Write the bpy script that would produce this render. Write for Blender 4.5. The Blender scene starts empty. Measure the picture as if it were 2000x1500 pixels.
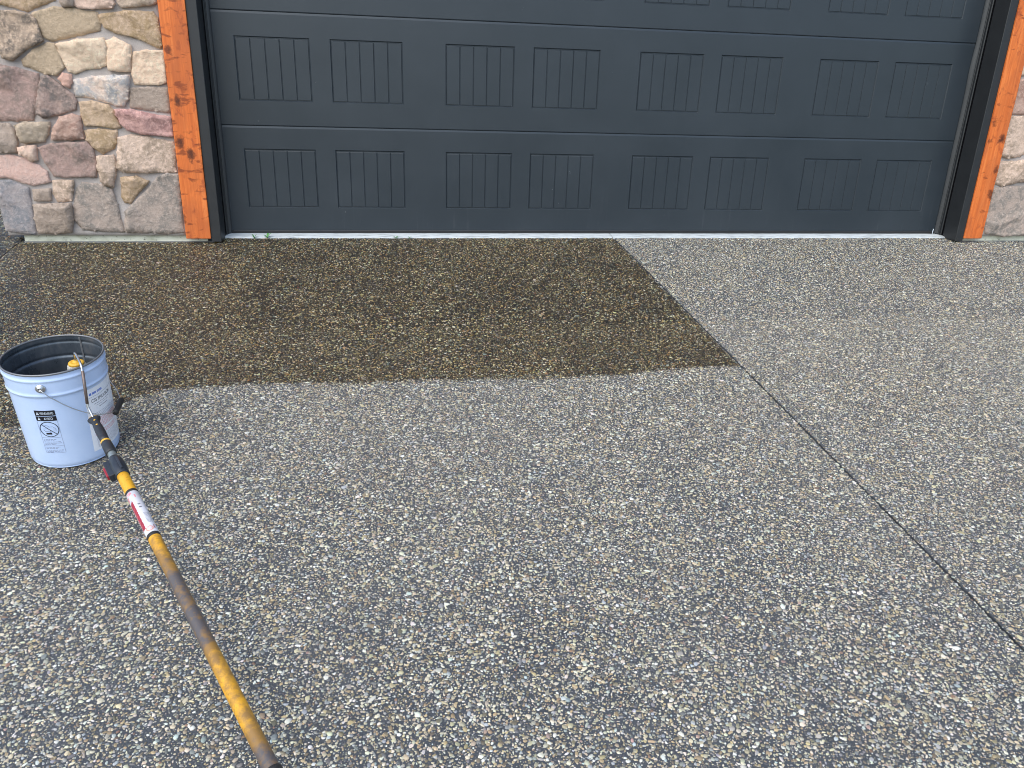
import bpy, bmesh, math, random
import numpy as np
from mathutils import Vector, Matrix, noise
from mathutils.geometry import delaunay_2d_cdt

S = bpy.context.scene
COL = S.collection
rnd = random.Random(7)

# ------------------------------------------------------------------ camera
cam_data = bpy.data.cameras.new('camera')
cam_data.sensor_width = 36.0
cam_data.lens = 1496.57 / 2000 * 36.0
cam_data.clip_start = 0.05
cam_data.clip_end = 2000
cam = bpy.data.objects.new('camera', cam_data)
COL.objects.link(cam)
PITCH, YAW, ROLL = -0.3632678, 0.1708868, 0.030425
cp, sp, cy, sy = math.cos(PITCH), math.sin(PITCH), math.cos(YAW), math.sin(YAW)
fwd = Vector((sy*cp, cy*cp, sp)); right = Vector((cy, -sy, 0)); up0 = right.cross(fwd)
cr, sr = math.cos(ROLL), math.sin(ROLL)
r2 = right*cr + up0*sr; u2 = up0*cr - right*sr
mw = Matrix((r2, u2, -fwd)).transposed().to_4x4()
mw.translation = Vector((1.6875, -4.9114, 0.847))
cam.matrix_world = mw
S.camera = cam

# ------------------------------------------------------------------ sky, sun, exposure
SUN_ELEV, SUN_AZ = math.radians(52), math.radians(218)   # azimuth clockwise from +Y
world = bpy.data.worlds.new('World'); S.world = world
world.use_nodes = True
wn = world.node_tree.nodes; wl = world.node_tree.links
sky = wn.new('ShaderNodeTexSky'); sky.sky_type = 'NISHITA'; sky.sun_disc = False
sky.sun_elevation = SUN_ELEV; sky.sun_rotation = SUN_AZ
sky.air_density = 1.0; sky.dust_density = 2.0; sky.ozone_density = 1.0
wn['Background'].inputs['Strength'].default_value = 0.14
wl.new(sky.outputs[0], wn['Background'].inputs['Color'])
sun_d = bpy.data.lights.new('sun', 'SUN'); sun_d.energy = 1.25; sun_d.angle = math.radians(85)
sun_d.color = (0.95, 0.96, 0.83)
sun = bpy.data.objects.new('sun', sun_d); COL.objects.link(sun)
sd = Vector((math.sin(SUN_AZ)*math.cos(SUN_ELEV), math.cos(SUN_AZ)*math.cos(SUN_ELEV), math.sin(SUN_ELEV)))
sun.rotation_euler = sd.to_track_quat('Z', 'Y').to_euler()
sun.location = (0, -6, 9)
S.view_settings.view_transform = 'Standard'
S.view_settings.look = 'None'
S.view_settings.gamma = 1.0
S.view_settings.use_curve_mapping = False
S.view_settings.exposure = 0.86
S.render.film_transparent = False
S.cycles.use_denoising = True
S.cycles.max_bounces = 6
S.cycles.filter_width = 1.0

# ------------------------------------------------------------------ helpers
def link(o, parent=None):
    COL.objects.link(o)
    if parent is not None: o.parent = parent
    return o
def mesh_obj(name, verts, faces, mat, parent=None, smooth=False, mats=None, fm=None):
    me = bpy.data.meshes.new(name)
    me.from_pydata([tuple(v) for v in verts], [], faces)
    for m in ([mat] if mats is None else mats): me.materials.append(m)
    if fm is not None: me.polygons.foreach_set('material_index', fm)
    if smooth: me.polygons.foreach_set('use_smooth', [True]*len(me.polygons))
    me.update()
    return link(bpy.data.objects.new(name, me), parent)
def bm_obj(name, bm, mat, parent=None, smooth=False):
    me = bpy.data.meshes.new(name); bm.to_mesh(me); bm.free()
    me.materials.append(mat)
    if smooth: me.polygons.foreach_set('use_smooth', [True]*len(me.polygons))
    return link(bpy.data.objects.new(name, me), parent)
def tag(o, label=None, cat=None, group=None, kind=None):
    if label: o['label'] = label
    if cat: o['category'] = cat
    if group: o['group'] = group
    if kind: o['kind'] = kind
    return o
def empty(name, loc, label, cat, group=None, rot=None):
    o = bpy.data.objects.new(name, None); o.location = loc
    if rot: o.rotation_euler = rot
    COL.objects.link(o); o.empty_display_size = .1
    bpy.context.view_layer.update()
    return tag(o, label, cat, group)
def box_bm(x0, x1, y0, y1, z0, z1, bev=0.0, seg=2, bm=None):
    own = bm is None
    if own: bm = bmesh.new()
    g = bmesh.ops.create_cube(bm, size=1.0)
    for v in g['verts']:
        v.co = Vector((x0+(v.co.x+.5)*(x1-x0), y0+(v.co.y+.5)*(y1-y0), z0+(v.co.z+.5)*(z1-z0)))
    if bev > 0:
        es = list({e for v in g['verts'] for e in v.link_edges})
        bmesh.ops.bevel(bm, geom=es, offset=bev, segments=seg, affect='EDGES', profile=.6)
    return bm
def box(name, x0, x1, y0, y1, z0, z1, mat, parent=None, bev=0.0):
    return bm_obj(name, box_bm(x0, x1, y0, y1, z0, z1, bev), mat, parent)
def tube_geo(pts, rads, n=12, cap=True):
    pts = [Vector(p) for p in pts]
    if not hasattr(rads, '__len__'): rads = [rads]*len(pts)
    V = []; F = []
    t0 = (pts[1]-pts[0]).normalized()
    a = t0.orthogonal().normalized()
    for i, p in enumerate(pts):
        if i == 0: t = t0
        elif i == len(pts)-1: t = (pts[i]-pts[i-1]).normalized()
        else: t = ((pts[i]-pts[i-1]).normalized() + (pts[i+1]-pts[i]).normalized()).normalized()
        a = (a - t*a.dot(t)).normalized(); b = t.cross(a)
        for k in range(n):
            w = 2*math.pi*k/n
            V.append(p + (a*math.cos(w) + b*math.sin(w))*rads[i])
    for i in range(len(pts)-1):
        for k in range(n):
            k2 = (k+1) % n
            F.append((i*n+k, i*n+k2, (i+1)*n+k2, (i+1)*n+k))
    if cap:
        F.append(tuple(reversed(range(n)))); F.append(tuple((len(pts)-1)*n+k for k in range(n)))
    return V, F
def smooth_path(pts, it=2):
    pts = [Vector(p) for p in pts]
    for _ in range(it):
        q = [pts[0]]
        for i in range(len(pts)-1):
            q.append(pts[i]*.75+pts[i+1]*.25); q.append(pts[i]*.25+pts[i+1]*.75)
        q.append(pts[-1]); pts = q
    return pts

# ------------------------------------------------------------------ material helpers
class NT:
    def __init__(self, name, rough=.6, spec=.5):
        self.m = bpy.data.materials.new(name); self.m.use_nodes = True
        self.n = self.m.node_tree.nodes; self.l = self.m.node_tree.links
        self.b = self.n['Principled BSDF']
        self.b.inputs['Roughness'].default_value = rough
        self.b.inputs['Specular IOR Level'].default_value = spec
    def new(self, t, **kw):
        nd = self.n.new(t)
        for k, v in kw.items(): setattr(nd, k, v)
        return nd
    def put(self, sock, v):
        if hasattr(v, 'links') or isinstance(v, bpy.types.NodeSocket): self.l.new(v, sock)
        elif hasattr(v, '__len__') and len(v) == 3 and sock.type == 'RGBA': sock.default_value = (*v, 1)
        else: sock.default_value = v
    def pos(self): return self.new('ShaderNodeNewGeometry').outputs['Position']
    def objco(self): return self.new('ShaderNodeTexCoord').outputs['Object']
    def mapping(self, vec, scale=(1, 1, 1), loc=(0, 0, 0), rot=(0, 0, 0)):
        m = self.new('ShaderNodeMapping'); self.l.new(vec, m.inputs[0])
        m.inputs['Scale'].default_value = scale; m.inputs['Location'].default_value = loc
        m.inputs['Rotation'].default_value = rot
        return m.outputs[0]
    def noise(self, vec, scale, detail=4, rough=.55, dist=0.0):
        t = self.new('ShaderNodeTexNoise'); self.l.new(vec, t.inputs['Vector'])
        t.inputs['Scale'].default_value = scale; t.inputs['Detail'].default_value = detail
        t.inputs['Roughness'].default_value = rough; t.inputs['Distortion'].default_value = dist
        return t.outputs['Fac']
    def vor(self, vec, scale, feature='F1', out='Distance', rand=1.0):
        t = self.new('ShaderNodeTexVoronoi', feature=feature); self.l.new(vec, t.inputs['Vector'])
        t.inputs['Scale'].default_value = scale; t.inputs['Randomness'].default_value = rand
        return t.outputs[out]
    def ramp(self, fac, stops, interp='LINEAR'):
        r = self.new('ShaderNodeValToRGB'); self.put(r.inputs[0], fac)
        r.color_ramp.interpolation = interp
        e = r.color_ramp.elements
        if len(stops) == 2 or True:
            e[0].position = stops[0][0]; e[1].position = stops[-1][0]
        for p, c in stops[1:-1]: e.new(p)
        for k, (p, c) in zip(sorted(e, key=lambda q: q.position), stops):
            k.color = (c, c, c, 1) if not hasattr(c, '__len__') else (*c, 1)
        return r.outputs[0]
    def mix(self, fac, a, b, mode='MIX'):
        m = self.new('ShaderNodeMix', data_type='RGBA', blend_type=mode)
        self.put(m.inputs[0], fac); self.put(m.inputs[6], a); self.put(m.inputs[7], b)
        return m.outputs[2]
    def math(self, op, a, b=0.0, c=0.0, clamp=False):
        m = self.new('ShaderNodeMath', operation=op); m.use_clamp = clamp
        self.put(m.inputs[0], a); self.put(m.inputs[1], b); self.put(m.inputs[2], c)
        return m.outputs[0]
    def sep(self, v):
        s = self.new('ShaderNodeSeparateXYZ'); self.l.new(v, s.inputs[0]); return s.outputs
    def bump(self, h, strength=.5, dist=.01, normal=None):
        b = self.new('ShaderNodeBump'); self.put(b.inputs['Height'], h)
        b.inputs['Strength'].default_value = strength; b.inputs['Distance'].default_value = dist
        if normal is not None: self.l.new(normal, b.inputs['Normal'])
        self.l.new(b.outputs[0], self.b.inputs['Normal'])
        return b.outputs[0]
    def color(self, c): self.put(self.b.inputs['Base Color'], c)
    def rough(self, c): self.put(self.b.inputs['Roughness'], c)

def plain(name, col, rough=.5, metal=0.0, var=.12, nscale=25, spec=.5, bump=0.0):
    t = NT(name, rough, spec)
    n = t.noise(t.objco(), nscale, 5, .6)
    k = t.math('MULTIPLY_ADD', n, 2*var, 1-var)
    c = t.mix(1.0, col, (1, 1, 1), 'MULTIPLY')
    mm = t.new('ShaderNodeVectorMath', operation='SCALE')
    t.l.new(c, mm.inputs[0]); t.l.new(k, mm.inputs['Scale'])
    t.l.new(mm.outputs[0], t.b.inputs['Base Color'])
    t.b.inputs['Metallic'].default_value = metal
    t.rough(t.math('MULTIPLY_ADD', n, .25, rough-.12))
    if bump: t.bump(n, bump, .002)
    return t.m

# ------------------------------------------------------------------ ground geometry
SLOPE, GZ0 = 0.137, -0.008
def gz(y): return GZ0 + SLOPE*min(y, 0.0) if y > -13 else GZ0 - SLOPE*13
def joint_x(y): return 3.160 - 0.046*y          # saw-cut joint running down from the sill
GN_ = Vector((0, -SLOPE, 1)).normalized()

# wet sealer mask: value 1 where the sealer has already been rolled on
WET = [(-4, -2.08), (-.3, -2.13), (.3, -2.20), (.60, -2.14), (.72, -2.03), (.84, -1.945), (1.1, -1.93), (1.363, -1.925), (1.65, -1.945), (1.984, -1.94), (2.3, -1.95), (2.644, -1.94), (3.0, -1.90), (3.26, -1.885)]
def wet_mask(t, soft=.03):
    p = t.pos()
    n1 = t.noise(p, 9, 3, .6); n2 = t.noise(p, 70, 2, .6)
    s = t.sep(p)
    xn = t.math('MULTIPLY_ADD', s[0], 1/8.0, .5)      # x -4..4 -> 0..1
    yb = t.ramp(xn, [((x+4)/8.0, (y+3)/3.0) for x, y in WET])
    yw = t.math('MULTIPLY_ADD', yb, 3.0, -3.0)
    d = t.math('SUBTRACT', s[1], yw)
    wob = t.math('MULTIPLY_ADD', n1, .06, -.03)
    wob = t.math('ADD', wob, t.math('MULTIPLY_ADD', n2, .05, -.025))
    d = t.math('ADD', d, wob)
    a = t.math('MULTIPLY_ADD', d, 1/soft, .5, clamp=True)
    xj = t.math('MULTIPLY_ADD', s[1], -.046, 3.156)
    b = t.math('SUBTRACT', xj, s[0])
    b = t.math('ADD', b, t.math('MULTIPLY_ADD', n2, .02, -.014))
    b = t.math('MULTIPLY_ADD', b, 1/.012, .5, clamp=True)
    full = t.math('MULTIPLY', a, b)
    # damp, half-dried ground round the foot of the pail
    dx = t.math('MULTIPLY_ADD', s[0], 1/.62, -.42/.62); dy = t.math('MULTIPLY_ADD', s[1], 1/.42, 2.28/.42)
    rr_ = t.math('ADD', t.math('MULTIPLY', dx, dx), t.math('MULTIPLY', dy, dy))
    rr_ = t.math('ADD', rr_, t.math('MULTIPLY_ADD', n1, 1.2, -.6))
    damp = t.math('MULTIPLY', t.math('SUBTRACT', 1.0, rr_, clamp=True), .55)
    return t.math('MAXIMUM', full, damp)

def mat_cement():
    t = NT('cement_matrix', .85)
    p = t.pos()
    w = wet_mask(t)
    fine = t.noise(p, 420, 4, .7); big = t.noise(p, 1.1, 4, .6); mid = t.noise(p, 12, 4, .6)
    dry = t.ramp(t.math('ADD', t.math('MULTIPLY', fine, .6), t.math('MULTIPLY', mid, .4)),
                 [(.3, (.020, .025, .034)), (.5, (.040, .048, .062)), (.72, (.10, .103, .11))])
    dry = t.mix(t.ramp(big, [(.35, 0.0), (.65, .35)]), dry, (.095, .102, .112))
    wet = t.ramp(fine, [(.3, (.005, .0045, .004)), (.55, (.012, .010, .008)), (.75, (.035, .028, .020))])
    t.color(t.mix(w, dry, wet))
    t.rough(t.math('MULTIPLY_ADD', w, -.22, .68))
    t.bump(t.math('ADD', fine, t.math('MULTIPLY', t.vor(p, 260), 1.2)), .8, .0015)
    return t.m
def mat_pebble():
    t = NT('pebble', .6)
    a = t.new('ShaderNodeAttribute', attribute_type='INSTANCER', attribute_name='pc')
    w = wet_mask(t)
    p = t.pos()
    n = t.noise(p, 300, 3, .6); big = t.noise(p, 1.1, 4, .6)
    c = a.outputs['Color']
    c = t.mix(t.ramp(n, [(.3, .22), (.7, 0.0)]), c, (.17, .165, .16))
    dusty = t.mix(t.ramp(big, [(.3, .04), (.7, .14)]), c, (.22, .235, .25))
    g = t.new('ShaderNodeGamma'); t.l.new(c, g.inputs[0]); g.inputs[1].default_value = 1.95
    wet = t.mix(1.0, g.outputs[0], (1.02, 1.0, .92), 'MULTIPLY')
    wet = t.mix(t.ramp(t.noise(p, 2.6, 4, .6), [(.36, .45), (.60, 0.0)]), wet, t.mix(1.0, wet, (.42, .40, .42), 'MULTIPLY'))
    t.color(t.mix(w, dusty, wet))
    t.rough(t.math('MULTIPLY_ADD', w, -.14, .52))
    t.bump(n, .25, .0008)
    return t.m
def mat_far_concrete():
    t = NT('exposed_aggregate_far', .75)
    p = t.pos()
    v = t.new('ShaderNodeTexVoronoi'); t.l.new(p, v.inputs['Vector']); v.inputs['Scale'].default_value = 95
    h = t.sep(v.outputs['Color'])
    c = t.ramp(h[0], [(0, (.07, .075, .09)), (.3, (.15, .14, .14)), (.55, (.35, .30, .22)), (.8, (.5, .46, .38)), (1, (.65, .63, .58))])
    c = t.mix(t.ramp(v.outputs['Distance'], [(.4, 0.0), (.6, 1.0)]), c, (.10, .105, .12))
    t.color(c)
    t.bump(v.outputs['Distance'], -.5, .002)
    return t.m
M = {}
M['cement'] = mat_cement(); M['pebble'] = mat_pebble(); M['far'] = mat_far_concrete()
M['groove'] = plain('joint_sealant', (.012, .011, .010), .8)

# ------------------------------------------------------------------ the ground
def strip(name, x0, x1, ys, zf, mat, kind, parent=None):
    V = []; F = []
    for y in ys:
        V += [(x0, y, zf(y)), (x1, y, zf(y))]
    for i in range(len(ys)-1):
        F.append((2*i+1, 2*i+3, 2*i+2, 2*i))
    return tag(mesh_obj(name, V, F, mat, parent), kind=kind)
t = NT('lawn', .9); pp = t.pos()
t.color(t.ramp(t.noise(pp, 3, 8, .7), [(.35, (.035, .06, .018)), (.65, (.09, .12, .04))]))
lawn = strip('ground', -300, 300, [-300, -13, 0, 300], lambda y: gz(y)-.16, t.m, 'structure')
asph = NT('asphalt', .85); pp = asph.pos()
asph.color(asph.ramp(asph.noise(pp, 60, 6, .7), [(.35, (.035, .036, .038)), (.7, (.075, .075, .075))]))
strip('road', -60, 60, [-24, -16], lambda y: gz(y)-.10, asph.m, 'structure')

drive = tag(box('driveway', -5.0, 9.5, 0, 1, -1, -.5, M['groove']), kind='structure')
# driveway: a dark bed showing in the joints, three concrete slabs on it
V = []; F = []
ys = [-15, -13, -.035, 1.2]
me = drive.data; me.clear_geometry()
def gplane(y, d=0): return (GZ0 + SLOPE*y if y < 0 else GZ0) - d if y > -13 else GZ0-SLOPE*13-d
V = [];
for y in (-15, -13, 0, 3.0): V += [(-5.0, y, gplane(y, .014)), (9.5, y, gplane(y, .014)), (9.5, y, gplane(y, .15)), (-5.0, y, gplane(y, .15))]
for i in range(3):
    for k in range(4):
        k2 = (k+1) % 4
        F.append((4*i+k2, 4*i+k, 4*(i+1)+k, 4*(i+1)+k2))
F += [(0, 1, 2, 3), (15, 14, 13, 12)]
me.from_pydata(V, [], F); me.update()
HALF = .0048
def wob(y, s): return .0015*noise.noise(Vector((y*3.1, s, 0))) + .0050*noise.noise(Vector((y*34, s, 4))) + .0030*noise.noise(Vector((y*90, s, 4)))
def slab(xl, xr, far=False):
    """slab top between two edge functions, near part real cement with pebbles"""
    ys = [-13.0, -9.0] + list(np.arange(-6.0, -.04, .02)) + [-.034]
    V = []; F = []
    for y in ys:
        a, b = xl(y), xr(y); z = gplane(y)
        V += [(a, y, z-.0135), (a, y, z-.002), (a+.002, y, z), (b-.002, y, z), (b, y, z-.002), (b, y, z-.0135)]
    for i in range(len(ys)-1):
        for k in range(5):
            F.append((6*i+k, 6*i+k+1, 6*(i+1)+k+1, 6*(i+1)+k))
    F = [tuple(reversed(f)) for f in F]
    o = mesh_obj('slab', V, F, M['cement'], drive)
    return o
LJ = -0.362
slab(lambda y: -5.0, lambda y: LJ - .001 + wob(y, 1)*.3)
slab(lambda y: LJ + .001 + wob(y, 1)*.3, lambda y: joint_x(y) - HALF + wob(y, 2))
slab(lambda y: joint_x(y) + HALF + wob(y, 2), lambda y: 9.5)
# the drive goes on beside the house, left of the stone corner
strip('slab', -5.0, -.40, [-.034, 0, 3.0], lambda y: gplane(y), M['cement'], None, drive)
strip('slab', -5.0, 9.5, [-15, -13.0], lambda y: gplane(y)+.002, M['far'], None, drive)

# ------------------------------------------------------------------ pebbles: tens of thousands of stones in the cement
def pebble_variant(seed):
    r = random.Random(seed)
    bm = bmesh.new(); bmesh.ops.create_icosphere(bm, subdivisions=1 if seed % 3 else 2, radius=1)
    off = Vector((r.uniform(0, 50), r.uniform(0, 50), r.uniform(0, 50)))
    for v in bm.verts:
        d = 1 + .38*noise.noise(v.co*1.1+off) + .12*noise.noise(v.co*2.7+off)
        v.co *= d
        v.co.z = max(min(v.co.z, .62), -.6)
    me = bpy.data.meshes.new('pebble_shape'); bm.to_mesh(me); bm.free()
    me.polygons.foreach_set('use_smooth', [True]*len(me.polygons))
    me.materials.append(M['pebble'])
    return bpy.data.objects.new('pebble_shape', me)
pcol = bpy.data.collections.new('pebble_shapes')
for i in range(14): pcol.objects.link(pebble_variant(i))
rs = np.random.RandomState(5)
def cells(x0, x1, y0, y1, d):
    nx, ny = int((x1-x0)/d), int((y1-y0)/d)
    gx, gy = np.meshgrid(np.arange(nx), np.arange(ny))
    X = x0 + (gx + .5*(gy % 2) + rs.uniform(-.38, .38, gx.shape))*d
    Y = y0 + (gy + rs.uniform(-.38, .38, gx.shape))*d
    return X.ravel(), Y.ravel()
def visible(X, Y):
    """keep what the picture (and a step to either side) can see"""
    d = Y + 4.9114
    lo = 1.6875 - .62*d - 1.3; hi = 1.6875 + .98*d + 1.3
    return (X > lo) & (X < hi)
bx, by = cells(-4.0, 8.4, -4.8, -.045, .0084)
k = visible(bx, by) & (rs.rand(len(bx)) < .94); bx, by = bx[k], by[k]
cl = np.array([noise.noise(Vector((x*3.2, y*3.2, 1))) + .6*noise.noise(Vector((x*11, y*11, 5))) for x, y in zip(bx, by)])
k = rs.rand(len(bx)) < np.clip(1.02+cl*.30, .6, 1); bx, by = bx[k], by[k]
br = rs.lognormal(math.log(.0035), .27, len(bx)).clip(.0026, .0085)
sx, sy_ = cells(-2.0, 5.6, -4.8, -1.4, .0066)
k = visible(sx, sy_) & (rs.rand(len(sx)) < .85); sx, sy_ = sx[k], sy_[k]
sr_ = rs.uniform(.0010, .0023, len(sx))
lx, ly = cells(-5, -.42, -.03, 1.6, .0117); lr = rs.lognormal(math.log(.0039), .30, len(lx)).clip(.0026, .0085)
X = np.r_[bx, sx, lx]; Y = np.r_[by, sy_, ly]; R = np.r_[br, sr_, lr]
N = len(X)
# leave the joints open
jx = 3.160 - .046*Y
ok = (np.abs(X-jx) > HALF*.8 + R*.45) & (np.abs(X-LJ) > .001 + R*.75)
ok &= ~((Y > -.20) & (X < .70) & (X > -.36) & (Y < -.0)) | (Y < -.125)
X, Y, R = X[ok], Y[ok], R[ok]; N = len(X)
Z = np.where(Y < 0, GZ0 + SLOPE*Y, GZ0) + R*rs.uniform(-.38, -.02, N)
asp = rs.uniform(.70, 1.0, N); thin = rs.rand(N) < .10; asp[thin] *= .5
sc = np.stack([R*1.12/np.sqrt(asp), R*1.12*np.sqrt(asp), R*rs.uniform(.55, .85, N)], 1)
rot = np.stack([rs.normal(0, .16, N) + math.atan(SLOPE), rs.normal(0, .16, N), rs.uniform(0, 6.283, N)], 1)
# euler XYZ applies x first; keep the tilt to the slope small error is hidden by the random tilt
pal = np.array([(.66, .57, .38), (.76, .70, .54), (.84, .83, .74), (.56, .43, .23), (.37, .27, .15), (.30, .17, .10),
                (.22, .18, .11), (.27, .27, .26), (.42, .44, .45), (.13, .13, .13), (.055, .06, .075), (.48, .33, .27), (.56, .62, .62)])
pw = np.array([.22, .19, .13, .11, .04, .015, .08, .06, .06, .06, .05, .012, .03]); pw = pw/pw.sum()
ci = rs.choice(len(pal), N, p=pw)
pc = pal[ci] * rs.uniform(.42, 1.08, (N, 1)) * rs.uniform(.93, 1.07, (N, 3))
pc = np.clip(pc, .02, .85)
pm = bpy.data.meshes.new('pebbles'); pm.vertices.add(N)
pm.vertices.foreach_set('co', np.stack([X, Y, Z], 1).ravel().astype(np.float32))
def attr(name, typ, data, key):
    a = pm.attributes.new(name, typ, 'POINT'); a.data.foreach_set(key, np.ascontiguousarray(data).ravel())
attr('prot', 'FLOAT_VECTOR', rot.astype(np.float32), 'vector')
attr('pscale', 'FLOAT_VECTOR', sc.astype(np.float32), 'vector')
attr('pc', 'FLOAT_COLOR', np.c_[pc, np.ones(N)].astype(np.float32), 'color')
attr('pidx', 'INT', rs.randint(0, 14, N).astype(np.int32), 'value')
peb = link(bpy.data.objects.new('pebbles', pm), drive); tag(peb, kind='stuff')
ng = bpy.data.node_groups.new('pebbles', 'GeometryNodeTree')
ng.interface.new_socket('Geometry', in_out='INPUT', socket_type='NodeSocketGeometry')
ng.interface.new_socket('Geometry', in_out='OUTPUT', socket_type='NodeSocketGeometry')
gi = ng.nodes.new('NodeGroupInput'); go = ng.nodes.new('NodeGroupOutput')
ci_ = ng.nodes.new('GeometryNodeCollectionInfo'); ci_.inputs['Collection'].default_value = pcol
ci_.inputs['Separate Children'].default_value = True; ci_.inputs['Reset Children'].default_value = True
iop = ng.nodes.new('GeometryNodeInstanceOnPoints'); iop.inputs['Pick Instance'].default_value = True
def named(n, typ):
    a = ng.nodes.new('GeometryNodeInputNamedAttribute'); a.data_type = typ; a.inputs['Name'].default_value = n
    return a.outputs['Attribute']
e2r = ng.nodes.new('FunctionNodeEulerToRotation')
ng.links.new(named('prot', 'FLOAT_VECTOR'), e2r.inputs[0])
ng.links.new(gi.outputs[0], iop.inputs['Points']); ng.links.new(ci_.outputs[0], iop.inputs['Instance'])
ng.links.new(named('pidx', 'INT'), iop.inputs['Instance Index'])
ng.links.new(e2r.outputs[0], iop.inputs['Rotation'])
ng.links.new(named('pscale', 'FLOAT_VECTOR'), iop.inputs['Scale'])
ng.links.new(iop.outputs[0], go.inputs[0])
peb.modifiers.new('pebbles', 'NODES').node_group = ng
print('pebbles', N)

# ------------------------------------------------------------------ sill in front of the door
def mat_sill():
    t = NT('pale_concrete_sill', .75); p = t.pos()
    n = t.noise(t.mapping(p, (3, 12, 12)), 4, 6, .65)
    t.color(t.ramp(n, [(.3, (.30, .33, .35)), (.5, (.55, .60, .63)), (.75, (.68, .72, .75))]))
    t.bump(n, .4, .004); return t.m
M['sill'] = mat_sill()
def sill_piece(x0, x1):
    n = 60; V = []; F = []
    for i in range(n+1):
        x = x0+(x1-x0)*i/n
        e = .004*noise.noise(Vector((x*6, 3, 0)))
        V += [(x, -.088+e, -.034), (x, -.087+e, -.0150+e*.5), (x, -.080+e, -.0105), (x, -.008, -.003), (x, .20, -.003)]
    for i in range(n):
        for k in range(4): F.append((5*i+k, 5*(i+1)+k, 5*(i+1)+k+1, 5*i+k+1))
    F.append((0, 1, 2, 3, 4)); F.append(tuple(5*n+k for k in (4, 3, 2, 1, 0)))
    return V, F
for a, b in ((.70, 3.150), (3.156, 5.62)):
    V, F = sill_piece(a, b)
    tag(mesh_obj('concrete_sill', V, F, M['sill']), kind='structure')

# ------------------------------------------------------------------ garage door
def mat_door():
    t = NT('dark_grey_painted_steel', .42, .5); p = t.pos()
    grain = t.noise(t.mapping(p, (14, 30, 260)), 1.0, 5, .6, .4)
    blot = t.noise(p, 2.2, 5, .6)
    vert = t.noise(t.mapping(p, (26, 8, 1.6)), 1.0, 5, .7)
    s = t.sep(p)
    low = t.ramp(s[2], [(.0, 1.0), (.30, .25), (1.0, 0.0)])
    base = t.mix(t.ramp(blot, [(.3, 0.0), (.7, 1.0)]), (.024, .033, .043), (.032, .042, .053))
    streak = t.math('MULTIPLY', t.math('MULTIPLY', t.ramp(vert, [(.55, 0.0), (.75, 1.0)]), t.ramp(t.noise(p, 6, 4, .6), [(.45, 0.0), (.65, 1.0)])), t.math('MULTIPLY', low, .30))
    base = t.mix(streak, base, (.16, .17, .18))
    # pale chips and splashes
    sp = t.vor(p, 7.0); spn = t.noise(p, 90, 3, .7)
    chip = t.math('MULTIPLY', t.ramp(sp, [(.035, 1.0), (.06, 0.0)]), t.ramp(spn, [(.56, 0.0), (.62, .5)]))
    base = t.mix(chip, base, (.35, .37, .38))
    t.color(base)
    t.rough(t.math('MULTIPLY_ADD', blot, .14, .26))
    t.bump(t.math('ADD', grain, t.math('MULTIPLY', t.noise(p, 500, 2, .5), .5)), .12, .0012)
    return t.m
M['door'] = mat_door()
M['trim_black'] = plain('black_painted_trim', (.020, .022, .025), .42, var=.2, nscale=14)
M['return_shaded'] = plain('black_trim_shaded', (.0045, .005, .006), .6, var=.3, nscale=9, spec=.06)  # same paint as the trim; the return's shade is put into a darker colour
M['rubber'] = plain('black_rubber_seal', (.018, .018, .019), .6)
M['seal'] = plain('vinyl_weather_seal', (.040, .043, .047), .38)
door = empty('garage_door', (3.13, 0, 0), 'wide dark grey sectional garage door with rows of grooved stamped panels', 'garage door')
def loc(o, root):         # world-space geometry under a placed root
    o.matrix_parent_inverse = root.matrix_world.inverted()
    return o
X0, PW, PG, PP = .886, .414, .1136, 1.1918
ZB, PH, SH = .1505, .3435, .6096
zj = [0.012, .6245, 1.2335, 1.8430, 2.4526]
DX0, DX1 = .735, 5.60
plank_mesh = {}
def stamp_rects(r):
    out = []
    for i in range(8):
        a = X0+(i//2)*PP+(i % 2)*(PW+PG)
        out.append((a, a+PW, ZB+r*SH, ZB+r*SH+PH))
    return out
def plank_geo(w, h):
    c = .0030; d = .0040
    V = [(0, d, 0), (w, d, 0), (w, d, h), (0, d, h), (c, 0, .0012), (w-c, 0, .0012), (w-c, 0, h-.005), (c, 0, h-.005)]
    F = [(4, 5, 6, 7), (0, 1, 5, 4), (1, 2, 6, 5), (2, 3, 7, 6), (3, 0, 4, 7)]
    return V, F
PB = .0052                      # bevel of the stamp
IW = PW-2*PB-.002; bw = (IW-4*.0012)/5; bh = PH-2*PB-.0070
V, F = plank_geo(bw, bh)
pme = bpy.data.meshes.new('plank'); pme.from_pydata(V, [], F); pme.materials.append(M['door'])
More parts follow.
